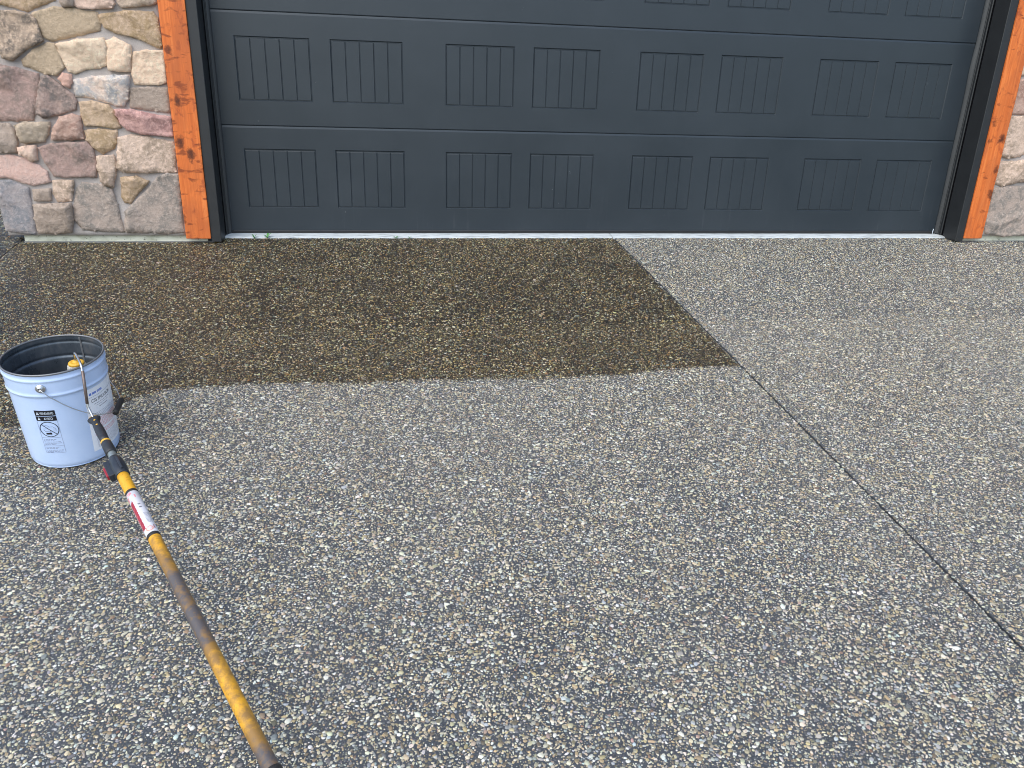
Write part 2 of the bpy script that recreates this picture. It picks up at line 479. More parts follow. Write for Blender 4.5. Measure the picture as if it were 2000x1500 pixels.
for r in range(4):
    z0, z1 = zj[r], zj[r+1]-.0018
    rects = stamp_rects(r)
    zr0, zr1 = rects[0][2], rects[0][3]
    V = []; F = []
    def q(a, b, c, d):
        n = len(V); V.extend([a, b, c, d]); F.append((n, n+1, n+2, n+3))
    def fr(xa, xb, za, zb, y=0.0): q((xa, y, za), (xb, y, za), (xb, y, zb), (xa, y, zb))
    ch = .010 if r else .004
    # bottom lip, face below, face above, top chamfer
    q((DX0, .0022, z0), (DX1, .0022, z0), (DX1, 0, z0+.004), (DX0, 0, z0+.004))
    fr(DX0, DX1, z0+.004, zr0)
    fr(DX0, DX1, zr1, z1-.012)
    q((DX0, 0, z1-.012), (DX1, 0, z1-.012), (DX1, .0018, z1-.001), (DX0, .0018, z1-.001))
    q((DX0, .0018, z1-.001), (DX1, .0018, z1-.001), (DX1, .014, z1+.003), (DX0, .014, z1+.003))
    q((DX0, .0145, z0), (DX1, .0145, z0), (DX1, .0022, z0), (DX0, .0022, z0))
    xs = [DX0] + [v for a in rects for v in (a[0], a[1])] + [DX1]
    for i in range(0, len(xs), 2): fr(xs[i], xs[i+1], zr0, zr1)
    D = .0065
    for (a, b, c, d) in rects:
        ia, ib, ic, id_ = a+PB, b-PB, c+PB, d-PB
        q((a, 0, c), (b, 0, c), (ib, D, ic), (ia, D, ic))
        q((b, 0, c), (b, 0, d), (ib, D, id_), (ib, D, ic))
        q((b, 0, d), (a, 0, d), (ia, D, id_), (ib, D, id_))
        q((a, 0, d), (a, 0, c), (ia, D, ic), (ia, D, id_))
        fr(ia, ib, ic, id_, D)
    # back and edges so that it has thickness
    B = .045
    q((DX1, B, z0), (DX0, B, z0), (DX0, B, z1+.003), (DX1, B, z1+.003))
    q((DX0, .014, z1+.003), (DX1, .014, z1+.003), (DX1, B, z1+.003), (DX0, B, z1+.003))
    q((DX0, B, z0), (DX1, B, z0), (DX1, .0145, z0), (DX0, .0145, z0))
    sec = loc(mesh_obj('door_section', V, F, M['door'], door), door)
    for (a, b, c, d) in rects:
        for k in range(5):
            o = bpy.data.objects.new('plank', pme)
            COL.objects.link(o); o.parent = sec
            o.location = (a+PB+.001+k*(bw+.0012), .0024+.0003*((k*7+r) % 3), c+PB+.0035)
# rubber strip under the lowest section and its thin pale retainer
loc(box('bottom_seal', .77, 5.535, -.006, .030, -.0025, .0125, M['rubber'], door, .003), door)
loc(box('seal_retainer', .785, 5.525, -.0085, -.0008, .0130, .0158, plain('aluminium_retainer', (.10, .10, .11), .4, .6), door), door)

# ------------------------------------------------------------------ black frame round the door
frame = empty('door_frame', (3.13, -.1, 0), 'black painted frame lining the garage door opening, with stops and seals', 'door frame')
TOPZ = 2.46
def prism(name, prof, z0, z1, mat, parent):
    n = len(prof)
    V = [(x, y, z0) for x, y in prof]+[(x, y, z1) for x, y in prof]
    F = [(i, (i+1) % n, n+(i+1) % n, n+i) for i in range(n)]
    F += [tuple(reversed(range(n))), tuple(range(n, 2*n))]
    o = mesh_obj(name, V, F, mat, parent)
    bm = bmesh.new(); bm.from_mesh(o.data); bmesh.ops.recalc_face_normals(bm, faces=bm.faces); bm.to_mesh(o.data); bm.free()
    return loc(o, parent) if parent else o
def mirror(prof, m): return [(2*m-x, y) for x, y in prof]
for side in (0, 1):
    f = (lambda p: p) if side == 0 else (lambda p: [(6.309-x, y) for x, y in p])
    prism('jamb_board', f([(.690, -.192), (.7425, -.192), (.745, -.1895), (.745, -.06), (.690, -.06)]), -.020, TOPZ, M['trim_black'], frame)
    prism('jamb_return', f([(.700, -.0585), (.7462, -.0585), (.7462, -.004), (.700, -.004)]), -.004, TOPZ, M['return_shaded'], frame)
    prism('door_stop', f([(.7464, -.048), (.7505, -.050), (.7545, -.046), (.7545, -.030), (.758, -.028), (.758, -.012), (.7464, -.012)]), -.003, TOPZ, M['trim_black'], frame)
    # the seal lies on the door and waves a little along its length
    V = []; F = []; n = 60
    for i in range(n+1):
        z = .002+(TOPZ-.01)*i/n
        b = .0025*noise.noise(Vector((z*2.2, side*9, 1)))+(.006*math.exp(-((z-1.08)/.12)**2) if side else 0)
        prof = [(.7585, -.026), (.7605, -.0265), (.775+b, -.0045), (.7755+b, -.0025), (.7585, -.020)]
        for x, y in f(prof): V.append((x, y, z))
    for i in range(n):
        for k in range(5): F.append((5*i+k, 5*i+(k+1) % 5, 5*(i+1)+(k+1) % 5, 5*(i+1)+k))
    o = loc(mesh_obj('weather_seal', V, F, M['seal'], frame, True), frame)
    bm = bmesh.new(); bm.from_mesh(o.data); bmesh.ops.recalc_face_normals(bm, faces=bm.faces); bm.to_mesh(o.data); bm.free()
loc(box('head_board', .690, 5.619, -.192, -.004, TOPZ+.001, TOPZ+.06, M['trim_black'], frame), frame)

# ------------------------------------------------------------------ orange stained timbers
def mat_timber(seed, sm0=.64):
    t = NT('orange_stained_knotty_timber', .5, .35); p = t.mapping(t.pos(), (1, 1, 1), (seed*3.7, 0, seed*1.3))
    gr = t.noise(t.mapping(p, (55, 20, 2.2)), 1.0, 6, .6, .8)
    blot = t.noise(t.mapping(p, (9, 6, 3.0)), 1.0, 5, .6, .6)
    c = t.ramp(gr, [(.25, (.50, .115, .025)), (.45, (.66, .155, .032)), (.62, (.78, .215, .05)), (.80, (.85, .30, .10))])
    c = t.mix(t.ramp(blot, [(.42, 0.0), (.60, .8)]), c, (.50, .125, .035))
    c = t.mix(t.ramp(t.noise(t.mapping(p, (22, 9, 11), rot=(0, .35, 0)), 1.0, 4, .65, .5), [(.56, 0.0), (.68, .7)]), c, (.34, .070, .024))
    # knots with the grain swirling into them
    kv = t.mapping(p, (9.5, 5, 7.0))
    kd = t.vor(kv, 1.0, rand=1.0)
    kn = t.noise(p, 60, 4, .7)
    kk = t.math('ADD', kd, t.math('MULTIPLY_ADD', t.noise(p, 22, 4, .7), .7, -.35))
    c = t.mix(t.ramp(kk, [(.06, .95), (.16, .7), (.27, 0.0)]), c, (.085, .022, .010))
    # dark smears running across, left by the drawknife
    sm = t.noise(t.mapping(p, (14, 8, 34), rot=(0, .5, 0)), 1.0, 3, .5, .3)
    c = t.mix(t.ramp(sm, [(sm0, 0.0), (sm0+.09, .75)]), c, (.20, .042, .014))
    t.color(c)
    t.rough(t.math('MULTIPLY_ADD', gr, .2, .42))
    t.bump(t.math('ADD', gr, t.math('MULTIPLY', blot, .6)), .35, .003)
    return t.m
def timber(x0, x1, side, label):
    bm = box_bm(x0, x1, -.202, -.075, -.002, 2.62, .004, 2)
    # cut it across often enough to take the hand-hewn unevenness
    for z in np.arange(.05, 2.6, .05):
        bmesh.ops.bisect_plane(bm, geom=bm.verts[:]+bm.edges[:]+bm.faces[:], plane_co=(0, 0, z), plane_no=(0, 0, 1))
    for v in bm.verts:
        n = noise.noise(Vector((v.co.x*4+side*5, v.co.y*4, v.co.z*5)))
        if v.co.y < -.19: v.co.y += .0025*n
        if v.co.x > (x0+x1)/2: v.co.x += .0018*noise.noise(Vector((side, 1, v.co.z*4)))
    o = bm_obj('timber_post', bm, mat_timber(side+1, .575 if side == 0 else .64))
    return tag(o, label, 'timber post', 'stained timbers beside the garage door')
timber(.551, .6885, 0, 'orange stained timber post at the left side of the door, beside the large stone wall')
timber(5.6205, 5.755, 1, 'orange stained timber post at the right side of the door, leaning out of the picture')

# ------------------------------------------------------------------ stone walls
SC = dict(tan=(.36, .28, .185), greyb=(.255, .22, .18), pinktan=(.44, .34, .27), greyt=(.37, .31, .235), mottle=(.33, .265, .19),
          olive=(.32, .265, .175), cream=(.50, .41, .29), peach=(.52, .41, .29), mauve=(.28, .20, .175), mauveb=(.27, .205, .175),
          pink=(.42, .27, .21), creamp=(.48, .40, .33), rose=(.42, .26, .235), greyo=(.31, .27, .20), mauvet=(.34, .245, .195),
          creampink=(.48, .36, .28), pinkgrey=(.38, .29, .255), beige=(.42, .34, .265), greybeige=(.275, .24, .205), bluegrey=(.235, .23, .235))
ACC = dict(mottle=(.12, .10, .085), mauve=(.19, .15, .13), mauveb=(.14, .12, .11), creamp=(.30, .30, .31), rose=(.27, .15, .14), pinkgrey=(.50, .33, .28),
           greybeige=(.17, .155, .14), bluegrey=(.17, .175, .19), beige=(.27, .205, .155), mauvet=(.25, .15, .12), tan=(.27, .19, .11))
smat = {}
def stone_mat(kind):
    if kind in smat: return smat[kind]
    t = NT('rock_'+kind, .88, .3); p = t.pos()
    n1 = t.noise(p, 14, 6, .65, .5); n2 = t.noise(p, 55, 5, .7); n3 = t.noise(p, 5, 3, .6)
    SC_ = lambda v: (lambda g: tuple(min(.8, (.80*x+.20*g)*k) for x, k in zip(v, (1.55, 1.385, 1.34))))(sum(v)/3)
    c0 = SC_(SC[kind]); ac = ACC.get(kind, tuple(v*.68 for v in c0))
    hi = tuple(min(v*1.2+.03, .8) for v in c0); ac = tuple(min(.8, v*1.35) for v in ac)
    c = t.mix(t.ramp(n1, [(.40, 0.0), (.58, 1.0)]), c0, ac)
    c = t.mix(t.ramp(n2, [(.48, 0.0), (.66, .85)]), c, hi)
    c = t.mix(t.ramp(t.noise(p, 120, 4, .7), [(.55, 0.0), (.68, .6)]), c, tuple(v*.6 for v in c0))
    c = t.mix(t.ramp(n3, [(.45, 0.0), (.7, .35)]), c, tuple(v*1.2 for v in c0))
    t.color(c)
    t.bump(t.math('ADD', t.math('MULTIPLY', n1, 1.0), t.math('MULTIPLY', n2, .6)), .9, .010)
    smat[kind] = t.m
    return t.m
def mat_mortar():
    t = NT('grey_mortar', .95, .2); p = t.pos()
    n = t.noise(p, 180, 4, .7); m = t.noise(p, 8, 4, .6)
    c = t.ramp(m, [(.3, (.38, .34, .32)), (.7, (.49, .45, .43))])
    c = t.mix(t.ramp(n, [(.4, 0.0), (.75, .45)]), c, (.22, .20, .19))
    t.color(c); t.bump(t.math('ADD', n, m), .6, .003); return t.m
M['mortar'] = mat_mortar()
def mat_foundation():
    t = NT('mossy_concrete_foundation', .85, .3); p = t.pos()
    n = t.noise(t.mapping(p, (1, 1, 2)), 9, 6, .7); m = t.noise(p, 40, 5, .75)
    c = t.ramp(n, [(.3, (.40, .41, .31)), (.5, (.62, .63, .52)), (.7, (.70, .70, .60))])
    c = t.mix(t.ramp(m, [(.58, 0.0), (.68, .9)]), c, (.05, .05, .04))
    s = t.sep(p)
    d = t.math('SUBTRACT', s[2], t.math('MULTIPLY_ADD', n, .012, .006))
    c = t.mix(t.math('MULTIPLY_ADD', d, 120, .5, clamp=True), c, (.24, .16, .09))
    t.color(c); t.bump(m, .5, .003); return t.m
M['found'] = mat_foundation()

def seg_d(p, a, b):
    ab = b-a; t_ = max(0, min(1, (p-a).dot(ab)/max(ab.dot(ab), 1e-12)))
    return (p-(a+ab*t_)).length
def stone_geo(poly, seed, depth=.049, base=-.142, step=.0095):
    """one field stone: rough face, rounded arrises, sides running back into the mortar"""
    r = random.Random(seed)
    P = [Vector(p) for p in poly]
    area = sum(P[i].x*P[(i+1) % len(P)].y-P[(i+1) % len(P)].x*P[i].y for i in range(len(P)))
    if area < 0: P.reverse()
    size = math.sqrt(abs(area)/2)
    # ragged outline
    ring = []
    for i, a in enumerate(P):
        b = P[(i+1) % len(P)]; L = (b-a).length; n = max(1, int(L/.010))
        nr = Vector((b.y-a.y, a.x-b.x)).normalized()
        for k in range(n):
            s = k/n; q = a+(b-a)*s
            w = .0026*noise.noise(Vector((q.x*30, q.y*30, seed)))+.0026*noise.noise(Vector((q.x*110, q.y*110, seed)))+.0052
            if k == 0: q = q + (sum(P, Vector((0, 0)))/len(P)-q).normalized()*-.003
            ring.append(q+nr*w)
    nr_ = len(ring)
    edges = [(i, (i+1) % nr_) for i in range(nr_)]
    pts = list(ring)
    xs = [p.x for p in ring]; zs = [p.y for p in ring]
    # inner points on a jittered grid
    nx = int((max(xs)-min(xs))/step)+1; nz = int((max(zs)-min(zs))/step)+1
    def inside(p):
        c = False; j = nr_-1
        for i in range(nr_):
            a, b = ring[i], ring[j]
            if (a.y > p.y) != (b.y > p.y) and p.x < (b.x-a.x)*(p.y-a.y)/(b.y-a.y)+a.x: c = not c
            j = i
        return c
    inner = []
    for i in range(nx):
        for j in range(nz):
            p = Vector((min(xs)+(i+.5+r.uniform(-.3, .3))*step, min(zs)+(j+.5+r.uniform(-.3, .3))*step))
            if inside(p) and min(seg_d(p, P[k], P[(k+1) % len(P)]) for k in range(len(P))) > .0055: inner.append(p)
    pts += inner
    vo, eo, fo, ov, oe, of = delaunay_2d_cdt(pts, edges, [list(range(nr_))], 1, 1e-6)
    tx, tz = r.uniform(-.06, .06), r.uniform(-.03, .07)
    cx, cz = sum(xs)/nr_, sum(zs)/nr_
    off = Vector((seed*1.7, seed*.9, 0))
    planes = [(r.uniform(min(xs), max(xs)), r.uniform(min(zs), max(zs)), r.uniform(-.34, .34), r.uniform(-.26, .36), r.uniform(0, .006)) for _ in range(max(3, int(size/.05)))]
    V = []; h0 = depth*(.78+.3*r.random())
    for i, v in enumerate(vo):
        d = min(seg_d(v, P[k], P[(k+1) % len(P)]) for k in range(len(P)))
        e = min(1.0, d/.0065); prof = math.sqrt(max(0, 1-(1-e)**2))
        q = Vector((v.x*16, v.y*16, 0))+off
        # chiselled facets: lower envelope of a few tilted planes plus rough noise
        fac = min(pl[4]+(v.x-pl[0])*pl[2]+(v.y-pl[1])*pl[3]+.012 for pl in planes)
        fac = max(fac, -.007)
        h = h0-.011+.009*prof+fac*.75*min(1, d/.012)*1.5+.0050*noise.noise(q)*prof+.0050*abs(noise.noise(q*2.2))*prof+.0036*noise.noise(q*4.5)*prof+.0020*noise.noise(q*11)
        h += tx*(v.x-cx)+tz*(v.y-cz)
        V.append((v.x, base-max(h, .0405 if d > .012 else .030+.8*d), v.y))
    F = [tuple(reversed(f)) for f in fo if len(f) == 3]
    # boundary loop of the triangulation
    nv = len(V); em = {}
    for f in F:
        for a, b in ((f[0], f[1]), (f[1], f[2]), (f[2], f[0])): em[(a, b)] = 1
    bd = [(a, b) for (a, b) in em if (b, a) not in em]
    idx = {}
    for a, b in bd:
        for k in (a, b):
            if k not in idx: idx[k] = len(V); V.append((V[k][0], base+.012, V[k][2]))
    for a, b in bd: F.append((b, a, idx[a], idx[b]))
    return V, F
# outlines of the field stones seen in the picture, in metres on the wall plane
LEFT =  [('tan', [(-0.206, 1.261), (0.051, 1.272), (0.039, 1.226), (-0.04, 1.2), (-0.099, 1.171), (-0.173, 1.191), (-0.262, 1.206)]), ('greyb', [(0.08, 1.262), (0.128, 1.265), (0.133, 1.223), (0.126, 1.203), (0.082, 1.199), (0.073, 1.22)]), ('pinktan', [(0.137, 1.265), (0.328, 1.274), (0.327, 1.224), (0.317, 1.204), (0.22, 1.196), (0.156, 1.197), (0.128, 1.219)]), ('greyt', [(0.359, 1.275), (0.545, 1.284), (0.539, 1.237), (0.497, 1.223), (0.366, 1.21), (0.353, 1.233)]), ('mottle', [(-0.271, 1.16), (-0.225, 1.163), (-0.155, 1.165), (-0.087, 1.152), (-0.064, 1.13), (-0.056, 1.084), (-0.05, 1.03), (-0.14, 0.987), (-0.214, 0.931), (-0.251, 0.944), (-0.257, 0.975), (-0.256, 0.999), (-0.302, 1.005)]), ('olive', [(-0.07, 1.161), (0.037, 1.192), (0.131, 1.188), (0.24, 1.174), (0.246, 1.135), (0.235, 1.092), (0.111, 1.063), (-0.005, 1.035), (-0.035, 1.05), (-0.049, 1.1)]), ('tan', [(0.253, 1.166), (0.378, 1.187), (0.517, 1.189), (0.533, 1.162), (0.542, 1.036), (0.527, 1.019), (0.434, 1.06), (0.316, 1.087), (0.27, 1.109), (0.253, 1.143)]), ('cream', [(0.023, 1.017), (0.131, 1.04), (0.254, 1.053), (0.259, 1.009), (0.251, 0.925), (0.208, 0.911), (0.158, 0.905), (0.081, 0.879), (0.054, 0.89), (0.041, 0.93), (0.026, 0.985)]), ('peach', [(0.27, 1.042), (0.311, 1.055), (0.345, 1.04), (0.38, 1.022), (0.377, 0.973), (0.362, 0.896), (0.304, 0.898), (0.26, 0.901), (0.265, 0.978)]), ('peach', [(0.401, 0.99), (0.467, 1.001), (0.545, 1.0), (0.543, 0.93), (0.539, 0.848), (0.495, 0.834), (0.378, 0.835), (0.375, 0.884), (0.385, 0.941)]), ('olive', [(-0.162, 0.935), (-0.102, 0.98), (-0.024, 1.021), (0.004, 1.017), (0.017, 0.977), (0.033, 0.905), (-0.01, 0.868), (-0.065, 0.874), (-0.117, 0.896), (-0.162, 0.911)]), ('mauve', [(-0.321, 0.906), (-0.274, 0.903), (-0.205, 0.894), (-0.099, 0.865), (-0.106, 0.812), (-0.131, 0.729), (-0.167, 0.637), (-0.246, 0.631), (-0.374, 0.632)]), ('mauveb', [(-0.078, 0.855), (-0.052, 0.858), (0.005, 0.811), (0.055, 0.767), (0.067, 0.735), (0.055, 0.697), (-0.035, 0.67), (-0.104, 0.649), (-0.129, 0.672), (-0.127, 0.705), (-0.102, 0.78)]), ('pink', [(0.003, 0.849), (0.027, 0.873), (0.063, 0.866), (0.057, 0.833), (0.044, 0.804), (0.023, 0.824)]), ('creamp', [(0.077, 0.842), (0.168, 0.861), (0.284, 0.871), (0.354, 0.871), (0.34, 0.8), (0.33, 0.758), (0.304, 0.72), (0.263, 0.723), (0.184, 0.75), (0.152, 0.758), (0.07, 0.764), (0.07, 0.809)]), ('greyb', [(0.358, 0.809), (0.443, 0.816), (0.545, 0.815), (0.539, 0.692), (0.47, 0.699), (0.386, 0.709), (0.341, 0.717)]), ('tan', [(0.09, 0.731), (0.148, 0.737), (0.228, 0.718), (0.249, 0.689), (0.271, 0.605), (0.228, 0.604), (0.163, 0.615), (0.096, 0.614), (0.088, 0.668)]), ('rose', [(0.269, 0.7), (0.343, 0.698), (0.425, 0.681), (0.542, 0.664), (0.537, 0.567), (0.47, 0.57), (0.377, 0.577), (0.312, 0.597), (0.283, 0.631), (0.268, 0.673)]), ('greyb', [(-0.378, 0.612), (-0.33, 0.613), (-0.29, 0.609), (-0.272, 0.576), (-0.267, 0.517), (-0.276, 0.466), (-0.325, 0.469), (-0.406, 0.468)]), ('greyo', [(-0.25, 0.606), (-0.199, 0.62), (-0.084, 0.622), (-0.107, 0.563), (-0.129, 0.528), (-0.217, 0.518), (-0.237, 0.522), (-0.242, 0.56)]), ('mauvet', [(-0.065, 0.589), (-0.017, 0.653), (0.038, 0.667), (0.074, 0.655), (0.074, 0.609), (0.073, 0.545), (0.018, 0.54), (-0.084, 0.538)]), ('tan', [(0.096, 0.586), (0.16, 0.594), (0.251, 0.587), (0.234, 0.527), (0.221, 0.496), (0.162, 0.469), (0.121, 0.507), (0.097, 0.541)]), ('creampink', [(-0.255, 0.492), (-0.221, 0.499), (-0.175, 0.5), (-0.182, 0.428), (-0.209, 0.425), (-0.253, 0.458)]), ('mauve', [(-0.156, 0.494), (-0.087, 0.512), (-0.002, 0.52), (0.09, 0.522), (0.114, 0.49), (0.119, 0.411), (0.104, 0.34), (0.036, 0.344), (-0.049, 0.338), (-0.107, 0.347), (-0.136, 0.416)]), ('pinkgrey', [(-0.411, 0.442), (-0.362, 0.443), (-0.312, 0.448), (-0.242, 0.428), (-0.182, 0.394), (-0.145, 0.364), (-0.14, 0.311), (-0.225, 0.292), (-0.28, 0.309), (-0.334, 0.331), (-0.383, 0.334), (-0.432, 0.334)]), ('beige', [(0.259, 0.553), (0.325, 0.567), (0.408, 0.556), (0.536, 0.532), (0.542, 0.506), (0.531, 0.373), (0.384, 0.371), (0.263, 0.373), (0.232, 0.395), (0.248, 0.475)]), ('beige', [(0.138, 0.451), (0.215, 0.457), (0.222, 0.413), (0.208, 0.351), (0.186, 0.288), (0.149, 0.301), (0.136, 0.323), (0.131, 0.403)]), ('tan', [(0.245, 0.338), (0.319, 0.343), (0.381, 0.317), (0.326, 0.266), (0.264, 0.198), (0.239, 0.202), (0.23, 0.234)]), ('greybeige', [(0.442, 0.349), (0.487, 0.361), (0.543, 0.355), (0.534, 0.031), (0.428, 0.026), (0.233, 0.035), (0.222, 0.049), (0.24, 0.152), (0.311, 0.216), (0.381, 0.281)]), ('bluegrey', [(-0.403, 0.31), (-0.338, 0.313), (-0.257, 0.274), (-0.256, 0.212), (-0.255, 0.122), (-0.261, 0.021), (-0.315, 0.025), (-0.389, 0.037), (-0.408, 0.048), (-0.41, 0.13), (-0.411, 0.211)]), ('greyb', [(-0.225, 0.266), (-0.141, 0.268), (-0.151, 0.211), (-0.231, 0.21)]), ('beige', [(-0.116, 0.316), (-0.015, 0.317), (-0.027, 0.268), (-0.045, 0.209), (-0.114, 0.204), (-0.127, 0.249)]), ('greybeige', [(0.0, 0.277), (0.03, 0.306), (0.131, 0.296), (0.179, 0.27), (0.193, 0.188), (0.206, 0.035), (0.145, 0.038), (0.058, 0.042), (-0.01, 0.049), (-0.04, 0.104), (-0.033, 0.177)]), ('greyb', [(-0.234, 0.185), (-0.159, 0.186), (-0.048, 0.191), (-0.053, 0.104), (-0.069, 0.035), (-0.153, 0.026), (-0.242, 0.03), (-0.242, 0.113)])]
RIGHT =  [('beige', [(5.765, 1.049), (5.932, 1.05), (5.885, 1.202), (5.765, 1.189)]), ('mauvet', [(5.765, 1.014), (5.876, 1.027), (5.94, 1.025), (6.006, 0.816), (5.765, 0.81), (5.765, 0.863), (5.765, 0.95)]), ('beige', [(5.765, 0.792), (5.958, 0.797), (6.023, 0.762), (6.025, 0.617), (5.915, 0.546), (5.826, 0.535), (5.769, 0.544), (5.765, 0.685)]), ('beige', [(5.765, 0.502), (5.861, 0.508), (5.967, 0.519), (6.097, 0.526), (6.141, 0.385), (5.964, 0.383), (5.83, 0.353), (5.777, 0.367), (5.765, 0.428)]), ('greybeige', [(5.782, 0.329), (5.844, 0.344), (6.152, 0.352), (6.248, 0.045), (6.072, 0.025), (5.939, 0.015), (5.799, 0.034), (5.775, 0.074), (5.772, 0.19), (5.783, 0.286)])]
def proc_rows(x0, x1, z0, z1, seed):
    """more field stones in rough courses where the wall runs on outside the picture"""
    r = random.Random(seed); out = []; kinds = ['tan', 'beige', 'olive', 'greyb', 'mauve', 'cream', 'peach', 'greybeige', 'mauvet', 'rose']
    rows = [z0]
    while rows[-1] < z1-.10: rows.append(min(z1, rows[-1]+r.uniform(.11, .19)))
    def zc(i, x): return rows[i]+(.014*math.sin(x*7+i*2.1) if 0 < i < len(rows)-1 else 0)
    for i in range(len(rows)-1):
        x = x0
        while x < x1-.05:
            w = r.uniform(.10, .30)
            if x+w > x1-.09: w = x1-x
            sk = r.uniform(-.012, .012) if x+w < x1 else 0
            g = .009
            a = x+g; b = x+w-g
            out.append((r.choice(kinds), [(a, zc(i, a)+g), (b, zc(i, b)+g), (b+sk, (zc(i, b)+zc(i+1, b))/2), (b-sk, zc(i+1, b)-g), ((a+b)/2, zc(i+1, (a+b)/2)-g+.004), (a+.01, zc(i+1, a)-g), (a, (zc(i, a)+zc(i+1, a))/2)]))
            x += w
    return out
def stone_wall(name, xa, xb, stones, label, top, fx0, fx1, seed0, corner=False):
    root = empty(name, ((xa+xb)/2, -.14, 0), label, 'stone wall', 'field stone walls either side of the garage door')
    # mortar bed, uneven
    nx, nz = int((xb-xa)/.02), int((top+.0)/.02)
    V = []; F = []
    for j in range(nz+1):
        for i in range(nx+1):
            x = xa+(xb-xa)*i/nx; z = .012+(top-.012)*j/nz
            d = .006*noise.noise(Vector((x*14, z*14, 2)))+.003*noise.noise(Vector((x*45, z*45, 5)))
            V.append((x, -.170+d, z))
    for j in range(nz):
        for i in range(nx):
            a = j*(nx+1)+i; F.append((a, a+1, a+nx+2, a+nx+1))
    n0 = len(V)
    for x, z in ((xa, .012), (xb, .012), (xb, top), (xa, top)): V.append((x, .20, z))
    def edge(idx, p, q_):
        for k in range(len(idx)-1): F.append((idx[k+1], idx[k], p) if k < len(idx)//2 else (idx[k+1], idx[k], q_))
        F.append((idx[len(idx)//2], p, q_))
    bot = list(range(nx+1)); topi = [nz*(nx+1)+i for i in range(nx+1)]
    lef = [j*(nx+1) for j in range(nz+1)]; rig = [j*(nx+1)+nx for j in range(nz+1)]
    edge(bot, n0, n0+1); edge(rig, n0+1, n0+2); edge(topi[::-1], n0+2, n0+3); edge(lef[::-1], n0+3, n0)
    F.append((n0, n0+3, n0+2, n0+1))
    loc(mesh_obj('mortar', V, F, M['mortar'], root, True), root)
    # concrete foundation strip
    V = []; F = []; n = int((fx1-fx0)/.03)
    for i in range(n+1):
        x = fx0+(fx1-fx0)*i/n; e = .003*noise.noise(Vector((x*12, 7, 0)))
        V += [(x, -.150+e, -.20), (x, -.150+e, .013+e), (x, .2, .014+e), (x, .2, -.2)]
    for i in range(n):
        for k in range(3): F.append((4*i+k, 4*(i+1)+k, 4*(i+1)+k+1, 4*i+k+1))
    F += [(0, 1, 2, 3), (4*n+3, 4*n+2, 4*n+1, 4*n)]
    loc(mesh_obj('foundation', V, F, M['found'], root), root)
    for i, (kind, poly) in enumerate(stones):
        V, F = stone_geo(poly, seed0+i)
        o = mesh_obj('stone', V, F, stone_mat(kind), root)
        me_ = o.data
        me_.polygons.foreach_set('use_smooth', [True]*len(me_.polygons)); 
        loc(o, root)
    return root
zt = 1.31
stone_wall('stone_wall', -.405, .549, LEFT, 'large wall of beige and mauve field stones in grey mortar left of the door', 2.6, -.335, .66, 100)
stone_wall('stone_wall', 5.757, 7.3, RIGHT + proc_rows(6.26, 7.3, .012, 2.58, 4) + proc_rows(5.765, 6.25, 1.23, 2.58, 6),
           'narrow strip of pale field stone wall at the right picture edge, beyond the timber', 2.6, 5.60, 7.3, 300)
wl_root = bpy.data.objects['stone_wall']
for i, (kind, poly) in enumerate(proc_rows(-.40, .545, 1.30, 2.58, 9)):
    V, F = stone_geo(poly, 500+i); o = mesh_obj('stone', V, F, stone_mat(kind), wl_root, True); loc(o, wl_root)
# house above and behind
M['siding'] = plain('grey_stucco', (.34, .32, .29), .9)
tag(box('house_wall', -.395, 7.3, -.13, .5, 2.625, 5.2, M['siding']), kind='structure')
tag(box('house_side_wall', -.395, -.25, .205, 6, -.1, 5.2, M['siding']), kind='structure')

# smear of grey sealant where the drive meets wall and posts
M['caulk'] = plain('grey_sealant', (.19, .20, .205), .7, var=.35, nscale=60, bump=.5)
def caulk(x0, x1, y0):
    V = []; F = []; n = int((x1-x0)/.012)
    for i in range(n+1):
        x = x0+(x1-x0)*i/n
        w = .010+.010*(noise.noise(Vector((x*9, 1, y0)))+.5)
        yf = y0-w
        V += [(x, y0+.012, gplane(y0)+.004), (x, y0-w*.3, gplane(y0)+.0035), (x, yf, gplane(yf)+.0012)]
    for i in range(n):
        for k in range(2): F.append((3*i+k+1, 3*(i+1)+k+1, 3*(i+1)+k, 3*i+k))
    return tag(mesh_obj('sealant_line', V, F, M['caulk'], drive, True))
caulk(-.34, .70, -.150); caulk(5.60, 7.2, -.150)

# ------------------------------------------------------------------ small weeds in the gap before the sill
M['leaf'] = plain('weed_leaf', (.07, .24, .05), .5, var=.3, nscale=80)
def weed(x, y, spec, label):
    z = gplane(y)
    ln_k = 1.0
    spec = [(a_, l_*ln_k, w_*ln_k, f_) for a_, l_, w_, f_ in spec]
    root = empty('weed', (x, y, z+.003), label, 'weed', 'small weeds in the gap before the sill')
    for (az, ln, wd, lift) in spec:
        V = []; F = []; n = 5
        for i in range(n+1):
            s = i/n; w = wd*math.sin(math.pi*min(.98, s*.85+.12))*(1-.25*s); d = ln*s
            zz = lift*ln*math.sin(s*1.9)+.002
            for k in (-1, 0, 1):
                V.append((d*math.cos(az)-k*w*math.sin(az), d*math.sin(az)+k*w*math.cos(az), zz+.15*w*abs(k)))
        for i in range(n):
            for k in range(2): F.append((3*i+k, 3*(i+1)+k, 3*(i+1)+k+1, 3*i+k+1))
        mesh_obj('leaf', V, F, M['leaf'], root, True)
    V, F = tube_geo([(0, 0, -.006), (0, 0, .004)], .0012, 6); mesh_obj('stem', V, F, M['leaf'], root, True)
weed(.915, -.094, [(.4, .020, .006, .9), (2.6, .018, .006, 1.1), (-1.2, .014, .005, .5)], 'tiny green weed before the sill, nearest the left door post')
